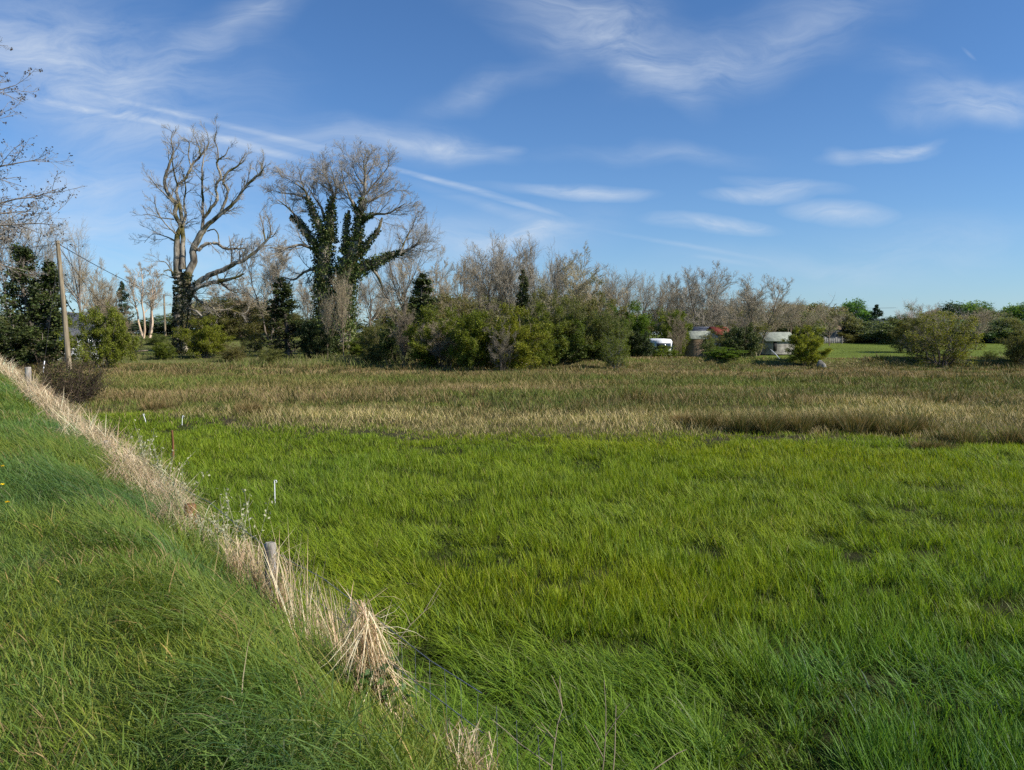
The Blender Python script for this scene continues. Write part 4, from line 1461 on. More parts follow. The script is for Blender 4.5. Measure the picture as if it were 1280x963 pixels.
# brown bramble bush by the fence
def bramble_bush():
    d = 29.0
    x, y = (84 - 640) / F * d, d
    z0 = float(height(x, y))
    r = empty('bramble_bush', (x, y, z0), 'dark brown leafless bush at the end of the straw bank before the utility pole', 'bush')
    tr, tw, lf = Geo(), Geo(), Geo()
    n_ = 55
    th = rng.random(n_) * 6.28
    el = .25 + 1.2 * rng.random(n_)
    ps, rs = [], []
    for k in range(n_):
        L = 1.35 + .5 * random.random()
        e_ = np.array([math.cos(th[k]) * math.cos(el[k]) * 1.1, math.sin(th[k]) * math.cos(el[k]), math.sin(el[k]) * 1.05]) * L
        p, r_ = stem((math.cos(th[k]) * .35, math.sin(th[k]) * .35, -.05), e_, .016, .006, 6, .05)
        ps.append(p)
        rs.append(r_)
    ps, rs = np.array(ps), np.array(rs)
    tr.tubes(ps, rs, 4, GREY)
    a, ar = grow(ps, rs, 8, .4, .8, .15, 1, .02, .2, 4, .6, .0055)
    tw.tubes(a, ar, 3, GREY)
    b_, br = grow(a, ar, 6, .5, .8, .1, 1, 0, .2, 3, .6, .004)
    tw.tubes(b_, br, 3, GREY)
    leaf_cloud(lf, b_, 2, .05, .06, [(.09, .075, .03), (.13, .09, .05), (.06, .07, .02)], [2, 1.5, 1])
    for nm, G_, mt in (('stem', tr, M['bush_twig']), ('twigs', tw, M['bush_twig']), ('foliage', lf, M['leaf'])):
        link(nm, G_.mesh('bramble_' + nm, mt), r)


bramble_bush()


# ------------------------------------------------------------------ the two great trees, limb by limb
def limb_tree(name, label, cat, d, limbs, conv, bark, twig, twigspec, ivy=None, rscale=1.0):
    rscale = rscale * (.88 / 4.818 if conv is c7 else .66 / 3.008)
    base = P(*conv(*limbs[0][0][:2]), d)
    z0 = float(height(base[0], base[1]))
    org = np.array([base[0], base[1], z0])
    r = empty(name, org, label, cat)
    tr, tw, lf = Geo(), Geo(), Geo()
    ends, mids = [], []
    for li, lb in enumerate(limbs):
        dep0 = lb[0][3] if len(lb[0]) > 3 else 0
        ddep = rng.normal(0, 1.3) if li > 1 else 0
        q, rad = [], []
        for i, v in enumerate(lb):
            px, py = conv(v[0], v[1])
            t = i / max(1, len(lb) - 1)
            w = P(px, py, d + ddep * t * 1.2) - org
            q.append(w)
            rad.append(v[2])
        q, rad = np.array(q), np.array(rad) * rscale * d / F
        if li < 2 and q[0][2] < 2:
            q[0][2] = -.3
        # resample smoothly (Catmull-Rom)
        pts, rr = [], []
        for i in range(len(q) - 1):
            p0, p1, p2, p3 = q[max(i - 1, 0)], q[i], q[i + 1], q[min(i + 2, len(q) - 1)]
            for t in (0, .25, .5, .75):
                pts.append(.5 * (2 * p1 + (p2 - p0) * t + (2 * p0 - 5 * p1 + 4 * p2 - p3) * t * t + (3 * p1 - p0 - 3 * p2 + p3) * t ** 3))
                rr.append(rad[i] * (1 - t) + rad[i + 1] * t)
        pts.append(q[-1])
        rr.append(rad[-1])
        pts, rr = np.array(pts), np.array(rr)
        pts[1:-1] += rng.normal(0, .25, (len(pts) - 2, 3)) * np.minimum(rr[1:-1, None], .12)
        big = rad[0] > .25
        tr.tubes(pts[None], rr[None], 12 if big else 7, GREY)
        mids.append((pts, rr))
        # twigs along the thin parts
        sp = twigspec
        L = np.linalg.norm(np.diff(pts, axis=0), axis=1).sum()
        thin = rr < sp['rmax']
        if thin.sum() >= 3 and lb[-1][2] < sp['end']:
            pt_, rt_ = pts[thin][None], rr[thin][None]
            nl = max(3, int(L * sp['n']))
            ll = sp['len'] / max(np.linalg.norm(np.diff(pt_[0], axis=0), axis=1).sum(), .5)
            a, ar = grow(pt_, rt_, nl, ll, .7, 0, 1, sp['up'], .16, 6, .45, .02, .4, .25, rcap=.045)
            tr.tubes(a, ar, 5, GREY)
            b_, br = grow(a, ar, sp['n2'], .55, .6, .15, 1, sp['up'], .16, 4, .65, .012, .4, .3)
            tw.tubes(b_, br, 4, GREY)
            c_, cr_ = grow(b_, br, sp['n3'], .6, .6, .15, 1, .05, .16, 3, .65, .0085, .5, .3)
            tw.tubes(c_, cr_, 3, GREY)
            if 'n4' in sp:
                d_, dr = grow(c_, cr_, sp['n4'], .65, .55, .1, 1, .05, .16, 3, .7, .0075, .5, .3)
                tw.tubes(d_, dr, 3, GREY)
    if ivy:
        for pts, rr in mids:
            for i in range(len(pts) - 1):
                if rr[i] < ivy['rmin'] or pts[i][2] > ivy['zmax']:
                    continue
                seg = pts[i + 1] - pts[i]
                L = np.linalg.norm(seg)
                n_ = int(L * rr[i] * ivy['dens']) + 4
                t = rng.random(n_)[:, None]
                dirn = norm(np.cross(norm(seg)[None], rng.normal(size=(n_, 3))))
                off = rr[i] * (1.0 + ivy['fuzz'] * np.abs(rng.normal(size=(n_, 1)))) + .06 * rng.random((n_, 1))
                c = pick(n_, ivy['cols'], ivy['w']) * (1 + .25 * rng.normal())
                lf.leaves(pts[i][None] + seg[None] * t + dirn * off, ivy['size'] * (.7 + .6 * rng.random(n_)), np.clip(c, .01, 1))
    link('trunk', tr.mesh('limbs', bark, True), r)
    link('twigs', tw.mesh('limb_twigs', twig), r)
    if lf.nv:
        link('ivy', lf.mesh('ivy', M['ivy']), r)
    return r


A = 4.818
B2 = 4.923


def c7(x, y):
    return 170 + x / A, 150 + y / A


def z2(l):   # zoom-2 coordinates to zoom-7 coordinates
    return [((100 + x / B2 - 170) * A, (320 + y / B2 - 150) * A, r * A / B2) for x, y, r in l]


dead = [
    z2([(610, 660, 52), (612, 600, 42), (612, 480, 39), (615, 330, 39), (618, 220, 40), (612, 150, 34)]),
    z2([(640, 640, 30), (640, 480, 30), (645, 300, 32), (655, 190, 30), (660, 130, 27), (700, 30, 24)]) + [(345, 780, 23), (395, 680, 20), (415, 655, 16)],
    [(250, 960, 32), (250, 860, 26), (248, 700, 17), (268, 640, 15), (235, 570, 14), (242, 505, 13), (200, 455, 11), (172, 385, 11), (185, 310, 9), (215, 230, 8), (225, 190, 6), (212, 110, 3), (228, 62, 1.5)],
    [(280, 900, 26), (285, 760, 16), (272, 560, 13), (250, 470, 10), (250, 400, 8), (300, 350, 8), (335, 280, 8), (390, 215, 6), (432, 160, 4), (440, 110, 2)],
    [(248, 400, 6), (230, 310, 5), (218, 250, 4)],
    [(280, 640, 9), (300, 580, 8), (290, 500, 6), (298, 420, 5), (290, 330, 3)],
    [(330, 285, 5), (315, 210, 4), (320, 140, 3), (285, 112, 1.5)],
    [(390, 215, 5), (372, 140, 3), (345, 90, 1.5)],
    [(230, 500, 6), (170, 445, 4), (120, 395, 3), (80, 340, 2)],
    [(228, 600, 5), (150, 590, 3.5), (80, 570, 2), (30, 575, 1.2)],
    [(240, 730, 6), (170, 700, 3.5), (100, 690, 2), (50, 740, 1.2)],
    [(245, 690, 6), (190, 640, 4), (130, 560, 3), (108, 460, 1.5)],
    [(238, 960, 9), (222, 920, 6), (200, 905, 5), (165, 912, 3)],
    [(225, 935, 5), (180, 860, 3), (120, 850, 1.4)],
    [(400, 670, 13), (405, 560, 9), (400, 460, 8), (400, 380, 7), (400, 270, 5), (415, 200, 3), (410, 130, 1.5)],
    [(408, 660, 17), (480, 590, 14), (540, 545, 12), (600, 490, 11), (635, 440, 9), (660, 400, 8), (720, 345, 8), (755, 312, 6), (752, 260, 3)],
    [(410, 590, 11), (470, 510, 10), (490, 470, 9), (480, 420, 8), (490, 380, 8), (515, 340, 8), (490, 280, 7), (497, 240, 6), (540, 210, 4), (560, 160, 2)],
    [(500, 575, 11), (540, 490, 9), (552, 420, 8), (525, 375, 8), (560, 310, 8), (610, 280, 6), (655, 240, 3)],
    [(497, 245, 5), (490, 170, 4), (472, 120, 3), (487, 65, 1.8)],
    [(720, 345, 5), (745, 330, 4), (780, 272, 2)],
    [(660, 400, 4), (678, 345, 3), (680, 310, 1.5)],
    [(375, 790, 14), (395, 765, 12), (440, 745, 11), (490, 745, 10), (535, 775, 9), (600, 775, 7), (665, 775, 4)],
    [(500, 750, 5), (495, 690, 4), (470, 660, 4), (430, 670, 5)],
    z2([(665, 240, 30), (700, 190, 22), (760, 140, 19), (820, 108, 18), (880, 88, 17), (960, 45, 14), (1020, 20, 11)]) + [(780, 735, 8), (812, 680, 5), (800, 600, 2)],
    [(575, 875, 6), (575, 800, 4), (560, 700, 2)],
    [(625, 850, 6), (627, 780, 4), (640, 710, 2)],
    z2([(660, 260, 26), (690, 215, 18), (740, 190, 15), (800, 170, 14), (860, 155, 15), (940, 140, 9), (1010, 110, 5)]),
    z2([(665, 225, 12), (700, 250, 9), (740, 280, 8), (790, 300, 7), (840, 335, 6), (920, 330, 5), (1000, 355, 4), (1040, 330, 2)]),
    z2([(870, 165, 10), (920, 205, 7), (960, 228, 4)]),
    z2([(650, 320, 7), (680, 330, 6), (720, 345, 7), (760, 375, 6), (800, 350, 3)]),
    [(780, 735, 6), (768, 660, 4), (745, 560, 2)],
]
limb_tree('gnarled_dead_tree', 'tallest gnarled nearly dead tree with twisting lichen-grey limbs', 'dead tree', 76, dead, c7, M['bark_old'], M['twig_old'],
          dict(n=1.5, rmax=.24, end=5, len=1.7, up=.10, n2=6, n3=6),
          dict(rmin=.3, zmax=8.0, dens=700, fuzz=.10, size=.17, cols=[(.03, .04, .016), (.05, .06, .025), (.10, .09, .06)], w=[3, 1.5, 1]))

ivyt = [
    [(262, 870, 50), (258, 650, 40), (255, 480, 38), (268, 420, 30)],
    [(325, 840, 46), (335, 560, 46), (365, 470, 40), (375, 420, 30)],
    [(250, 480, 24), (215, 430, 18), (180, 380, 16), (150, 345, 13), (128, 335, 9)],
    [(262, 430, 25), (240, 380, 20), (215, 320, 14), (200, 275, 10), (185, 240, 6), (150, 210, 3), (110, 185, 1.5)],
    [(278, 430, 28), (280, 320, 20), (285, 280, 13), (292, 250, 8), (270, 200, 5), (250, 150, 2)],
    [(262, 350, 10), (245, 300, 7), (225, 270, 4), (190, 215, 2)],
    [(285, 290, 8), (300, 235, 5), (290, 180, 3), (275, 140, 1.5)],
    [(330, 470, 15), (338, 390, 12), (350, 310, 8)],
    [(378, 430, 28), (385, 360, 20), (395, 300, 16), (405, 250, 11), (410, 185, 6), (405, 120, 2.5)],
    [(385, 480, 18), (430, 425, 12), (460, 380, 9), (475, 338, 6)],
    [(392, 355, 13), (440, 325, 9), (500, 320, 5), (560, 285, 2)],
    [(388, 330, 12), (365, 285, 9), (350, 255, 6), (330, 205, 3), (320, 160, 1.5)],
    [(405, 255, 8), (440, 215, 5), (480, 170, 3), (500, 140, 1.5)],
    [(407, 280, 7), (460, 260, 4), (520, 225, 2)],
    [(408, 220, 6), (375, 170, 3), (360, 120, 1.5)],
    [(410, 190, 5), (440, 140, 3), (450, 105, 1.5)],
    [(345, 560, 32), (400, 530, 27), (440, 510, 24), (510, 480, 14), (560, 462, 8), (595, 445, 4), (615, 420, 2)],
    [(440, 535, 9), (465, 570, 8), (480, 612, 4)],
    [(540, 475, 7), (560, 430, 5), (590, 370, 3), (600, 330, 1.5)],
    [(215, 458, 9), (170, 440, 7), (100, 455, 5), (50, 450, 2)],
    [(225, 530, 10), (180, 545, 7), (140, 570, 5), (100, 560, 2)],
    [(195, 265, 6), (140, 250, 4), (80, 245, 2)],
    [(160, 345, 6), (120, 300, 4), (80, 270, 2)],
]
limb_tree('ivy_covered_tree', 'massive forked tree wrapped in dark ivy with a bare rounded twig crown', 'ivy-clad tree', 78, ivyt,
          lambda x, y: (320 + x / 3.008, 160 + y / 3.008), M['bark_old'], M['twig_old'],
          dict(n=2.1, rmax=.3, end=3.5, len=2.4, up=.07, n2=7, n3=6, n4=3),
          dict(rmin=.17, zmax=15.8, dens=760, fuzz=.42, size=.2, cols=[(.055, .085, .02), (.08, .11, .026), (.115, .135, .035), (.15, .14, .06)], w=[3, 2, 1.2, .5]))


# pale thin saplings in front of the ivy tree
for px, d, top, w, lab in [(428, 70, 335, 30, 'pale thin sapling standing before the right trunk of the ivy tree'), (408, 71, 365, 26, 'shorter pale sapling leaning before the left trunk of the ivy tree')]:
    plant('tall1', 'sapling', px, d, top, w * .9, lab, 'sapling', 'pale saplings before the ivy tree', (1.3, 1.2, 1.0))


# near tree whose twigs reach in from the left edge
def edge_tree():
    d = 21.0
    x, y = (-95 - 640) / F * d, d
    z0 = float(height(x, y))
    r = empty('budding_tree', (x, y, z0), 'near budding tree whose fine twigs reach in from the left edge', 'tree')
    tr, tw, lf = Geo(), Geo(), Geo()
    p, r_ = stem((0, 0, -.2), (.3, 0, 8.6), .19, .05, 9, .015)
    tr.tubes(p[None], r_[None], 10, GREY)
    # main boughs, aimed
    sx = F / d
    bo = [((.05, 3.4), (2.2, 3.6), (3.6, 3.5)), ((.08, 3.8), (1.6, 4.2), (3.3, 4.6)), ((.1, 4.4), (1.5, 5.0), (3.0, 5.4)), ((.15, 5.2), (1.4, 6.0), (2.6, 6.4)),
          ((.2, 6.2), (1.3, 7.0), (2.4, 7.4)), ((.22, 7.0), (1.1, 8.1), (1.9, 8.6)), ((.1, 4.0), (1.3, 3.8), (2.7, 3.9)), ((.05, 3.0), (1.3, 2.6), (2.2, 2.4)), ((.25, 7.6), (.7, 8.8), (1.2, 9.6))]
    zb = CAM_Z - z0
    ps, rs = [], []
    for i, b3 in enumerate(bo):
        yo = rng.normal(0, .5)
        q0, q1, q2 = [np.array([a_[0] * 1.08, yo * k * .6, a_[1] + zb - .55]) for k, a_ in enumerate(b3)]
        t = np.linspace(0, 1, 7)[:, None]
        q = (1 - t) ** 2 * q0 + 2 * t * (1 - t) * q1 + t ** 2 * q2
        q[1:] += rng.normal(0, .05, (6, 3))
        ps.append(q)
        rs.append(np.linspace(.045, .009, 7))
    for i in range(10):    # boughs away from the view
        th = random.uniform(1.2, 5.1)
        h0 = random.uniform(3, 8)
        q, rr = stem((.1, 0, h0), (2.6 * math.cos(th), 2.6 * math.sin(th), h0 + random.uniform(.3, 1.8)), .06, .014, 7, .03)
        ps.append(q)
        rs.append(rr)
    ps, rs = np.array(ps), np.array(rs)
    tr.tubes(ps, rs, 6, GREY)
    a, ar = grow(ps, rs, 14, .36, .65, .12, 1, .06, .13, 5, .5, .007, .5, .4)
    tr.tubes(a, ar, 4, GREY)
    b_, br = grow(a, ar, 7, .48, .7, .12, 1, .04, .15, 4, .6, .005)
    tw.tubes(b_, br, 3, GREY)
    c_, cr_ = grow(b_, br, 3, .5, .7, .2, 1, .06, .15, 3, .6, .0035)
    tw.tubes(c_, cr_, 3, GREY)
    tips = c_[rng.random(len(c_)) < .5][:, -1]
    lf.leaves(tips, .055 * (.6 + .6 * rng.random(len(tips))), pick(len(tips), [(.10, .065, .045), (.14, .10, .06)], [2, 1]))
    tips = b_[rng.random(len(b_)) < .35][:, -1]
    tips = np.repeat(tips, 4, axis=0) + rng.normal(0, .025, (len(tips) * 4, 3))
    lf.leaves(tips, .06, pick(len(tips), [(.07, .05, .04), (.11, .075, .05)], [2, 1]))
    link('trunk', tr.mesh('edge_limbs', M['edge_bark'], True), r)
    link('twigs', tw.mesh('edge_twigs', M['twig_old']), r)
    link('buds', lf.mesh('buds', M['leaf']), r)


edge_tree()

# fallen branch lying on the rise
t = P(165, 437, 80)
zz = float(height(t[0], t[1]))
G = Geo()
G.tube([(-1.6, 0, .12), (-.6, .1, .2), (.5, 0, .22), (1.6, .2, .35)], [.13, .11, .08, .04], 7)
G.tube([(.2, 0, .2), (.8, -.3, .6), (1.2, -.4, .8)], [.05, .035, .015], 5)
o = link('fallen_branch', G.mesh('fallen_branch', M['birch']))
o.location = (t[0], t[1], zz)
tag(o, 'pale fallen branch lying on the rough rise left of the dead tree', 'branch')

# ------------------------------------------------------------------ poles and overhead lines
tops = {}


def pole(key, px, top, d, r_, lab, lean=0):
    t = P(px, top, d)
    b0 = np.array([t[0] + lean, t[1], 0])
    b0[2] = float(height(b0[0], b0[1]))
    h = t[2] - b0[2]
    root = empty('utility_pole', b0, lab, 'utility pole', 'wooden utility poles')
    G = Geo()
    G.tube([(0, 0, -.3), (-lean * .5, 0, h * .5), (-lean, 0, h - .04), (-lean, 0, h)], [r_ * 1.2, r_, r_ * .8, r_ * .7], 10)
    link('shaft', G.mesh('pole_shaft', M['pole'], True), root)
    G = Geo()
    G.tube([(-lean, -r_, h - .35), (-lean, -r_ - .16, h - .35), (-lean, -r_ - .18, h - .2)], .02, 5)
    G.tube([(-lean + r_, 0, h - .25), (-lean + r_ + .16, 0, h - .25), (-lean + r_ + .18, 0, h - .1)], .02, 5)
    link('insulator_bracket', G.mesh('pole_bracket', M['cable']), root)
    tops[key] = np.array([t[0], t[1], t[2] - .2])
    return root, b0


pole('a', 72, 301, 55, .17, 'nearest tall utility pole beside the dark ivy columns', .5)
pole('b', 205, 368, 125, .15, 'slender distant utility pole left of the gnarled dead tree')
pole('c', 914, 373, 150, .16, 'distant utility pole above the red-roofed building')
pole('e', 812, 393, 175, .15, 'small pale pole standing above the white caravan')


def cable(p, q, sag, lab, r_=.022):
    t = np.linspace(0, 1, 26)[:, None]
    pts = p[None] * (1 - t) + q[None] * t
    pts[:, 2] -= (4 * t * (1 - t))[:, 0] * sag
    G = Geo()
    G.tube(pts, r_, 5)
    tag(link('overhead_cable', G.mesh('overhead_cable', M['cable'])), lab, 'cable', 'overhead lines')


cable(P(-60, 306, 38), tops['a'], .25, 'overhead line from the left edge to the near pole', .016)
cable(tops['a'], tops['b'] + np.array([0, 0, .1]), .5, 'overhead line sloping from the near pole to the slender distant pole', .03)
cable(tops['a'] - np.array([0, 0, .1]), P(140, 392, 74), .4, 'steep service line dropping from the near pole to the house', .02)
cable(tops['b'], tops['c'], 1.2, 'faint far line strung behind the whole tree line', .03)
cable(tops['c'], P(1120, 385, 168), .6, 'faint far line running right from the distant pole', .03)
# guy wire with its white guard
ga = P(53, 463, 50)
ga[2] = float(height(ga[0], ga[1]))
tp = tops['a'] - np.array([0, 0, .9])
G = Geo()
vec = tp - ga
G.tube([ga - ga, vec * .5, vec], .012, 5)
root = empty('guy_wire', ga, 'steep stay wire of the near pole with a white guard at its foot', 'guy wire')
link('stay_wire', G.mesh('guy', M['cable']), root)
G = Geo()
G.tube([vec * .0, vec * .06, vec * .115], .032, 7)
link('guard', G.mesh('guy_guard', M['white']), root)


# ------------------------------------------------------------------ buildings
def building(name, px, d, wid, dep, wall_h, roof_h, rz, wall_m, roof_m, label, cat, hip=0, over=.2, base=None, openings=()):
    x, y = (px - 640) / F * d, d
    z0 = float(height(x, y)) if base is None else base
    r = empty(name, (x, y, z0), label, cat, None, rz)
    w2, d2 = wid / 2, dep / 2
    G = Geo()
    V = [(-w2, -d2, -.4), (w2, -d2, -.4), (w2, d2, -.4), (-w2, d2, -.4), (-w2, -d2, wall_h), (w2, -d2, wall_h), (w2, d2, wall_h), (-w2, d2, wall_h)]
    Fc = [(0, 1, 5, 4), (2, 3, 7, 6)]
    if hip:
        Fc += [(1, 2, 6, 5), (3, 0, 4, 7)]
    else:
        V += [(w2, 0, wall_h + roof_h), (-w2, 0, wall_h + roof_h)]
        Fc += [(1, 2, 6, 8, 5), (3, 0, 4, 9, 7)]
    G.poly(V, Fc)
    link('wall', G.mesh(name + '_walls', wall_m), r)
    G = Geo()
    o_ = over
    k = roof_h / d2
    ze = wall_h - o_ * k + .04
    zr = wall_h + roof_h + .06
    hx = w2 + o_ - hip
    t = .09
    V = []
    for dz in (0, t):
        V += [(-w2 - o_, -d2 - o_, ze + dz), (w2 + o_, -d2 - o_, ze + dz), (w2 + o_, d2 + o_, ze + dz), (-w2 - o_, d2 + o_, ze + dz), (-hx, 0, zr + dz), (hx, 0, zr + dz)]
    Fc = [(6, 7, 11, 10), (8, 9, 10, 11), (4, 5, 1, 0), (5, 4, 3, 2), (0, 1, 7, 6), (2, 3, 9, 8)]
    if hip:
        Fc += [(7, 8, 11), (9, 6, 10), (5, 2, 1), (4, 0, 3), (1, 2, 8, 7), (3, 0, 6, 9)]
    else:
        Fc += [(1, 5, 11, 7), (5, 2, 8, 11), (4, 0, 6, 10), (3, 4, 10, 9)]
    G.poly(V, Fc)
    link('roof', G.mesh(name + '_roof', roof_m), r)
    for (kind, x0, x1, za, zb) in openings:
        G = Geo()
        G.box((x0, -d2 - .05, za), (x1, -d2 + .03, zb))
        ob = link(kind, G.mesh(kind, M['glass'] if kind == 'window' else M['dark']), r)
        if kind == 'window':
            G = Geo()
            for bx in ((x0 - .08, x0, za - .08, zb + .08), (x1, x1 + .08, za - .08, zb + .08), (x0, x1, zb, zb + .08), (x0, x1, za - .1, za), ((x0 + x1) / 2 - .03, (x0 + x1) / 2 + .03, za, zb)):
                G.box((bx[0], -d2 - .09, bx[2]), (bx[1], -d2 - .052 + .0, bx[3]))
            link('frame', G.mesh('window_frame', M['white']), ob)
    return r


building('cottage', 78, 72, 7.5, 5.5, 2.2, 1.9, .35, M['limewash'], M['slate'], 'small whitewashed cottage with a dark slate roof behind the near pole', 'house', hip=2.4, over=.3, base=.55,
         openings=(('window', 1.0, 1.75, .9, 1.9), ('window', 2.4, 3.0, .9, 1.9), ('door', -.6, .3, 0, 1.95)))
building('wooden_shed', 868, 82, 2.9, 3.0, 1.9, .7, -.35, M['wood'], M['asbestos'], 'brown board shed with a pale mossy roof behind the hawthorns', 'shed', base=.35)
building('red_roofed_shed', 897, 92, 1.9, 3.0, 1.95, .8, .25, M['tarp'], M['redtin'], 'grey shed with a rusty red tin roof', 'shed', base=.75, openings=(('door', -.5, .5, 0, 1.9),))
building('stone_shed', 967, 88, 3.9, 2.5, 1.15, .85, .3, M['stone'], M['asbestos'], 'old stone shed with a pale lichened sheet roof and dark doorway', 'shed', base=.85,
         openings=(('door', -1.0, -.55, 0, 1.05),))
building('far_outbuilding', 1040, 150, 2.4, 2.5, 2.6, 1.2, .3, M['stone'], M['wood'], 'tiny distant outbuilding with a rusty roof among the far trees', 'shed', base=1.2)
building('lean_to', 874, 100, 2.4, 2.5, 2.5, .5, .1, M['stone'], M['slate'], 'low dark roofed outhouse behind the wooden shed', 'shed', base=.6)


def caravan():
    px, d = 818, 76
    x, y = (px - 640) / F * d, d
    z0 = float(height(x, y)) - .3
    r = empty('caravan', (x, y, z0), 'white touring caravan half hidden among the hawthorns', 'caravan', None, .25)
    w2, d2, h0, h1 = .98, 2.0, .5, 2.3
    prof = [(-w2, h0), (w2, h0), (w2 * 1.0, 1.4), (w2 * .97, 2.05), (w2 * .8, 2.28), (0, 2.34), (-w2 * .8, 2.28), (-w2 * .97, 2.05), (-w2, 1.4)]
    G = Geo()
    n_ = len(prof)
    V = [(a_, -d2 - (.12 if 1 < b_ < 2 else 0), b_) for a_, b_ in prof] + [(a_, d2, b_) for a_, b_ in prof]
    Fc = [tuple(range(n_))[::-1], tuple(range(n_, 2 * n_))] + [(i, (i + 1) % n_, n_ + (i + 1) % n_, n_ + i) for i in range(n_)]
    G.poly(V, Fc)
    link('body', G.mesh('caravan_body', M['white']), r)
    for x0, x1 in ((-.72, .72),):
        G = Geo()
        G.box((x0, -d2 - .16, 1.35), (x1, -d2 - .05, 1.9))
        link('window', G.mesh('caravan_window', M['glass']), r)
    for sx in (-1, 1):
        G = Geo()
        G.tube([(sx * w2 * .95, 0, .33), (sx * (w2 * .95 - .18), 0, .33)], [.33, .33], 14, (1, 1, 1))
        link('wheel', G.mesh('caravan_wheel', M['dark']), r)
    G = Geo()
    G.tube([(-.5, -d2, .5), (0, -d2 - 1.1, .45), (.5, -d2, .5)], .04, 6)
    link('tow_bar', G.mesh('caravan_tow_bar', M['wire']), r)


caravan()

# dry stone wall and gate along the far pasture
pts = [(1030, 145), (1052, 147), (1072, 150), (1095, 154), (1122, 160)]
G = Geo()
prev = None
for (px, d), (px2, d2_) in zip(pts[:-1], pts[1:]):
    for k in range(8):
        t = k / 8
        pa = ((px + (px2 - px) * t) - 640) / F * (d + (d2_ - d) * t), d + (d2_ - d) * t
        hh = .9 + .25 * random.random()
        zz = float(height(pa[0], pa[1]))
        wseg = abs((px2 - px) / 8 / F * d) * 1.02 / 2
        G.box((pa[0] - wseg, pa[1] - .25, zz - .3), (pa[0] + wseg, pa[1] + .25 + .01 * k, zz + hh))
tag(link('stone_wall', G.mesh('stone_wall', M['stone'])), 'low pale dry stone wall along the back of the right pasture', 'wall')
t = P(1041, 430, 142)
zz = float(height(t[0], t[1]))
root = empty('field_gate', (t[0], t[1], zz), 'grey metal field gate at the left end of the pale wall', 'gate')
G = Geo()
for k in range(5):
    G.tube([(-1.5, 0, .3 + .22 * k), (1.5, 0, .3 + .22 * k)], .04, 6)
for xx in (-1.5, 0, 1.5):
    G.tube([(xx, 0, .25), (xx, 0, 1.25)], .045, 6)
link('bars', G.mesh('gate_bars', M['wire']), root)
for sx in (-1, 1):
    G = Geo()
    G.tube([(sx * 1.7, 0, -.3), (sx * 1.7, 0, 1.4)], .1, 8)
    link('gate_post', G.mesh('gate_post', M['post']), root)

# white leaning pole, pale stone on the bank, trough in the pasture
a_, b_ = P(975, 457, 64), P(963, 437, 66)
a_[2] = float(height(a_[0], a_[1]))
G = Geo()
G.tube([a_ - a_, (b_ - a_) * .5 + np.array([.03, 0, .02]), b_ - a_], [.035, .03, .025], 6)
o = link('leaning_pole', G.mesh('leaning_pole', M['whitewash']))
o.location = a_
tag(o, 'thin white pole leaning left in front of the stone shed', 'pole')


def rock(px, d, size, lab, mat, name):
    import bmesh
    x, y = (px - 640) / F * d, d
    bm = bmesh.new()
    bmesh.ops.create_icosphere(bm, subdivisions=3, radius=1)
    for v in bm.verts:
        f = 1 + .22 * math.sin(v.co.x * 3.1 + px) * math.cos(v.co.y * 2.7) + random.gauss(0, .02)
        v.co = Vector((v.co.x * size[0] * f, v.co.y * size[1] * f, max(-.1, v.co.z) * size[2] * f))
    me_ = bpy.data.meshes.new(name)
    bm.to_mesh(me_)
    me_.materials.append(mat)
    o_ = link(name, me_)
    o_.location = (x, y, float(height(x, y)))
    tag(o_, lab, 'stone')


rock(1027, 60.5, (.42, .3, .55), 'pale boulder on the bank right of the lone bright hawthorn', M['stone'], 'boulder')
rock(1141, 97, (.7, .4, .45), 'pale stone lying by the darker tree in the pasture', M['stone'], 'boulder')

# ------------------------------------------------------------------ camera
cam = bpy.data.cameras.new('camera')
cam.sensor_fit = 'HORIZONTAL'
cam.sensor_width = 36
cam.lens = 36 * F / 1280
cam.clip_start = .05
cam.clip_end = 9000
co = bpy.data.objects.new('camera', cam)
C.objects.link(co)
co.location = (0, 0, CAM_Z)
co.rotation_euler = (math.pi / 2 - PITCH, 0, 0)
S.camera = co

# ------------------------------------------------------------------ sun, sky and cirrus
sun = bpy.data.lights.new('sun', 'SUN')
sun.energy = 4.3
sun.angle = R(.53)
sun.color = (1, .94, .85)
so = bpy.data.objects.new('sun', sun)
C.objects.link(so)
sd_ = Vector((math.sin(SUN_AZ) * math.cos(SUN_EL), math.cos(SUN_AZ) * math.cos(SUN_EL), math.sin(SUN_EL)))
so.rotation_euler = sd_.to_track_quat('Z', 'Y').to_euler()

w = bpy.data.worlds.new('World')
S.world = w
w.use_nodes = True
nt = w.node_tree
N, L = nt.nodes, nt.links
N.clear()
wo = N.new('ShaderNodeOutputWorld')
bg = N.new('ShaderNodeBackground')
bg.inputs['Strength'].default_value = .075
L.new(bg.outputs[0], wo.inputs['Surface'])
sky = N.new('ShaderNodeTexSky')
sky.sky_type = 'NISHITA'
sky.sun_disc = False
sky.sun_elevation = SUN_EL
sky.sun_rotation = SUN_AZ
sky.altitude = 50
sky.air_density = 1.0
sky.dust_density = .3
sky.ozone_density = 2.5


def math_n(op, a, b_=None, clamp=False):
    n_ = N.new('ShaderNodeMath')
    n_.operation = op
    n_.use_clamp = clamp
    for i, v in enumerate((a, b_)):
        if v is None:
            continue
        if isinstance(v, (int, float)):
            n_.inputs[i].default_value = v
        else:
            L.new(v, n_.inputs[i])
    return n_.outputs[0]


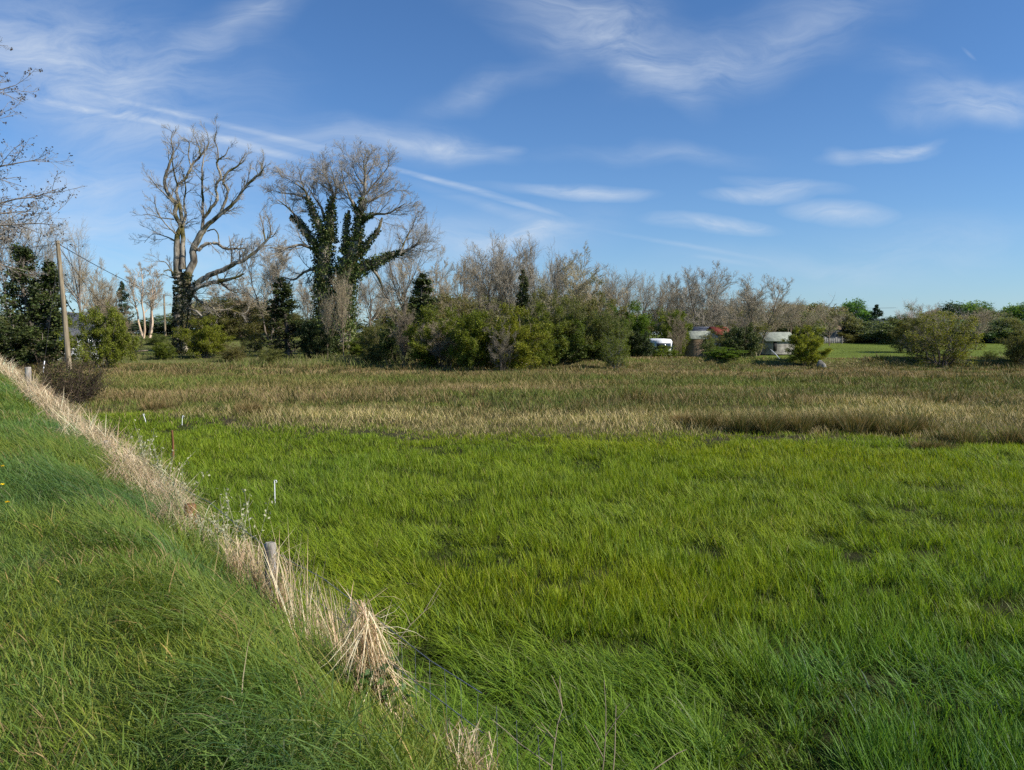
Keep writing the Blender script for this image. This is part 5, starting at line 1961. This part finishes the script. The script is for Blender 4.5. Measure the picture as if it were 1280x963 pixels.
tc = N.new('ShaderNodeTexCoord')
sp = N.new('ShaderNodeSeparateXYZ')
L.new(tc.outputs['Generated'], sp.inputs[0])
yc = math_n('MAXIMUM', sp.outputs['Y'], .08)
X = math_n('DIVIDE', sp.outputs['X'], yc)
E = math_n('DIVIDE', sp.outputs['Z'], yc)
cb = N.new('ShaderNodeCombineXYZ')
L.new(X, cb.inputs[0])
L.new(E, cb.inputs[1])
# gentle warp
wn = N.new('ShaderNodeTexNoise')
wn.inputs['Scale'].default_value = 6
wn.inputs['Detail'].default_value = 3
L.new(cb.outputs[0], wn.inputs['Vector'])
vs = N.new('ShaderNodeVectorMath')
vs.operation = 'SUBTRACT'
L.new(wn.outputs['Color'], vs.inputs[0])
vs.inputs[1].default_value = (.5, .5, .5)


def warped(k):
    v1 = N.new('ShaderNodeVectorMath')
    v1.operation = 'MULTIPLY'
    L.new(vs.outputs[0], v1.inputs[0])
    v1.inputs[1].default_value = (k, k * .5, 0)
    v2 = N.new('ShaderNodeVectorMath')
    v2.operation = 'ADD'
    L.new(cb.outputs[0], v2.inputs[0])
    L.new(v1.outputs[0], v2.inputs[1])
    return v2.outputs[0]


W1, W2, W3 = warped(.16), warped(.012), warped(.06)


def sky_xy(px, py):
    q = P(px, py, 1.0)
    return q[0], q[2] - CAM_Z


def blob(vec, px, py, hw, hh, rot, strength, soft=1.5):
    mp = N.new('ShaderNodeMapping')
    mp.vector_type = 'TEXTURE'
    x_, e_ = sky_xy(px, py)
    mp.inputs['Location'].default_value = (x_, e_, 0)
    mp.inputs['Rotation'].default_value = (0, 0, R(rot))
    mp.inputs['Scale'].default_value = (hw / F, hh / F, 1)
    L.new(vec, mp.inputs['Vector'])
    gr_ = N.new('ShaderNodeTexGradient')
    gr_.gradient_type = 'SPHERICAL'
    L.new(mp.outputs[0], gr_.inputs[0])
    return math_n('MULTIPLY', math_n('POWER', gr_.outputs['Fac'], soft), strength)


def total(lst):
    t_ = lst[0]
    for v in lst[1:]:
        t_ = math_n('ADD', t_, v)
    return t_


soft = total([blob(W1, *a_) for a_ in [
    (40, 60, 260, 110, 0, 1.1), (150, 130, 300, 90, -10, .8), (300, 20, 130, 40, 22, .9), (230, 75, 200, 60, -8, .45), (100, 230, 330, 70, 0, 1.0), (60, 290, 360, 50, 0, .8),
    (260, 180, 260, 50, -14, .5), (470, 180, 190, 36, -4, 1.0), (560, 188, 120, 22, -3, .8), (730, 20, 190, 80, -12, 1.1), (800, 75, 130, 45, -35, .6), (960, 45, 240, 60, 14, .75), (900, 90, 180, 40, 8, .5),
    (600, 115, 140, 26, 18, .55), (1230, 132, 170, 40, 3, 1.2), (1150, 90, 120, 30, -10, .35), (830, 195, 180, 20, -2, .5), (1040, 330, 330, 34, 0, .4), (640, 300, 200, 40, 8, .7), (450, 300, 300, 60, 0, .7),
    (1180, 300, 230, 40, 0, .35), (240, 320, 200, 40, 0, .35)]])
crisp = total([blob(W3, *a_) for a_ in [
    (735, 243, 95, 12, -3, 1.25, .9), (945, 244, 78, 12, 0, 1.3, .9), (985, 232, 90, 12, -5, .8, 1), (1050, 267, 80, 17, -4, 1.15, .9), (890, 281, 95, 13, -5, 1.15, .9), (1105, 196, 80, 13, 4, 1.2, 1), (1150, 187, 40, 9, 12, .6, 1),
    (1052, 198, 20, 12, -35, .5, 1), (690, 240, 130, 9, -3, .4, 1), (660, 293, 75, 14, 12, .7, 1), (640, 186, 30, 8, 0, .5, 1)]])
trail = total([blob(W2, *a_) for a_ in [
    (115, 138, 130, 5, -10.5, 1.0, .8), (290, 177, 150, 6.5, -15, .95, .8), (275, 155, 200, 4.5, -13, .85, .8), (470, 207, 150, 4, -13.5, .8, .8), (600, 241, 125, 5.5, -15.5, 1.1, .8), (600, 255, 150, 9, -17, .4, 1),
    (850, 306, 130, 4, -10, .4, 1), (905, 326, 60, 4, -9, .35, 1), (1212, 68, 14, 3, -40, .5, 1)]])
# streaky fibre noise
mpn = N.new('ShaderNodeMapping')
mpn.inputs['Rotation'].default_value = (0, 0, R(8))
mpn.inputs['Scale'].default_value = (3.2, 13, 1)
L.new(W1, mpn.inputs['Vector'])
fn = N.new('ShaderNodeTexNoise')
fn.inputs['Scale'].default_value = 2.1
fn.inputs['Detail'].default_value = 9
fn.inputs['Roughness'].default_value = .66
fn.inputs['Distortion'].default_value = .6
L.new(mpn.outputs[0], fn.inputs['Vector'])
fr_ = N.new('ShaderNodeMapRange')
fr_.inputs['From Min'].default_value = .34
fr_.inputs['From Max'].default_value = .72
L.new(fn.outputs['Fac'], fr_.inputs['Value'])
soft = math_n('MULTIPLY', soft, math_n('ADD', math_n('MULTIPLY', fr_.outputs[0], .85), .22))
crisp = math_n('MULTIPLY', crisp, math_n('ADD', math_n('MULTIPLY', fr_.outputs[0], 1.0), .2))
trail = math_n('MULTIPLY', trail, math_n('ADD', math_n('MULTIPLY', fr_.outputs[0], .75), .18))
cov = math_n('ADD', math_n('ADD', math_n('MULTIPLY', soft, .62), math_n('MULTIPLY', crisp, .55)), math_n('MULTIPLY', trail, .6))
veil = math_n('MULTIPLY', math_n('POWER', 2.718, math_n('MULTIPLY', E, -11.0)), .3)
cov = math_n('MINIMUM', math_n('ADD', cov, veil), .75)
cov = math_n('MULTIPLY', cov, math_n('GREATER_THAN', sp.outputs['Y'], .1))
hs = N.new('ShaderNodeMix')      # clear maritime air: deeper blue than the model's default
hs.data_type = 'RGBA'
hs.blend_type = 'MULTIPLY'
hs.inputs['Factor'].default_value = 1
L.new(sky.outputs[0], hs.inputs['A'])
hs.inputs['B'].default_value = (.56, .84, 1.15, 1)
mxs = N.new('ShaderNodeMix')
mxs.data_type = 'RGBA'
L.new(cov, mxs.inputs['Factor'])
L.new(hs.outputs['Result'], mxs.inputs['A'])
mxs.inputs['B'].default_value = (6.0, 6.7, 7.6, 1)
L.new(mxs.outputs['Result'], bg.inputs['Color'])
w.cycles.sampling_method = 'MANUAL'
w.cycles.sample_map_resolution = 512

# ------------------------------------------------------------------ render look
S.view_settings.view_transform = 'Standard'
S.view_settings.look = 'None'
S.view_settings.exposure = .62
S.view_settings.gamma = 1
S.view_settings.use_curve_mapping = False
S.render.engine = 'CYCLES'
S.cycles.max_bounces = 6
S.cycles.diffuse_bounces = 3
S.cycles.transmission_bounces = 4
S.cycles.use_denoising = False
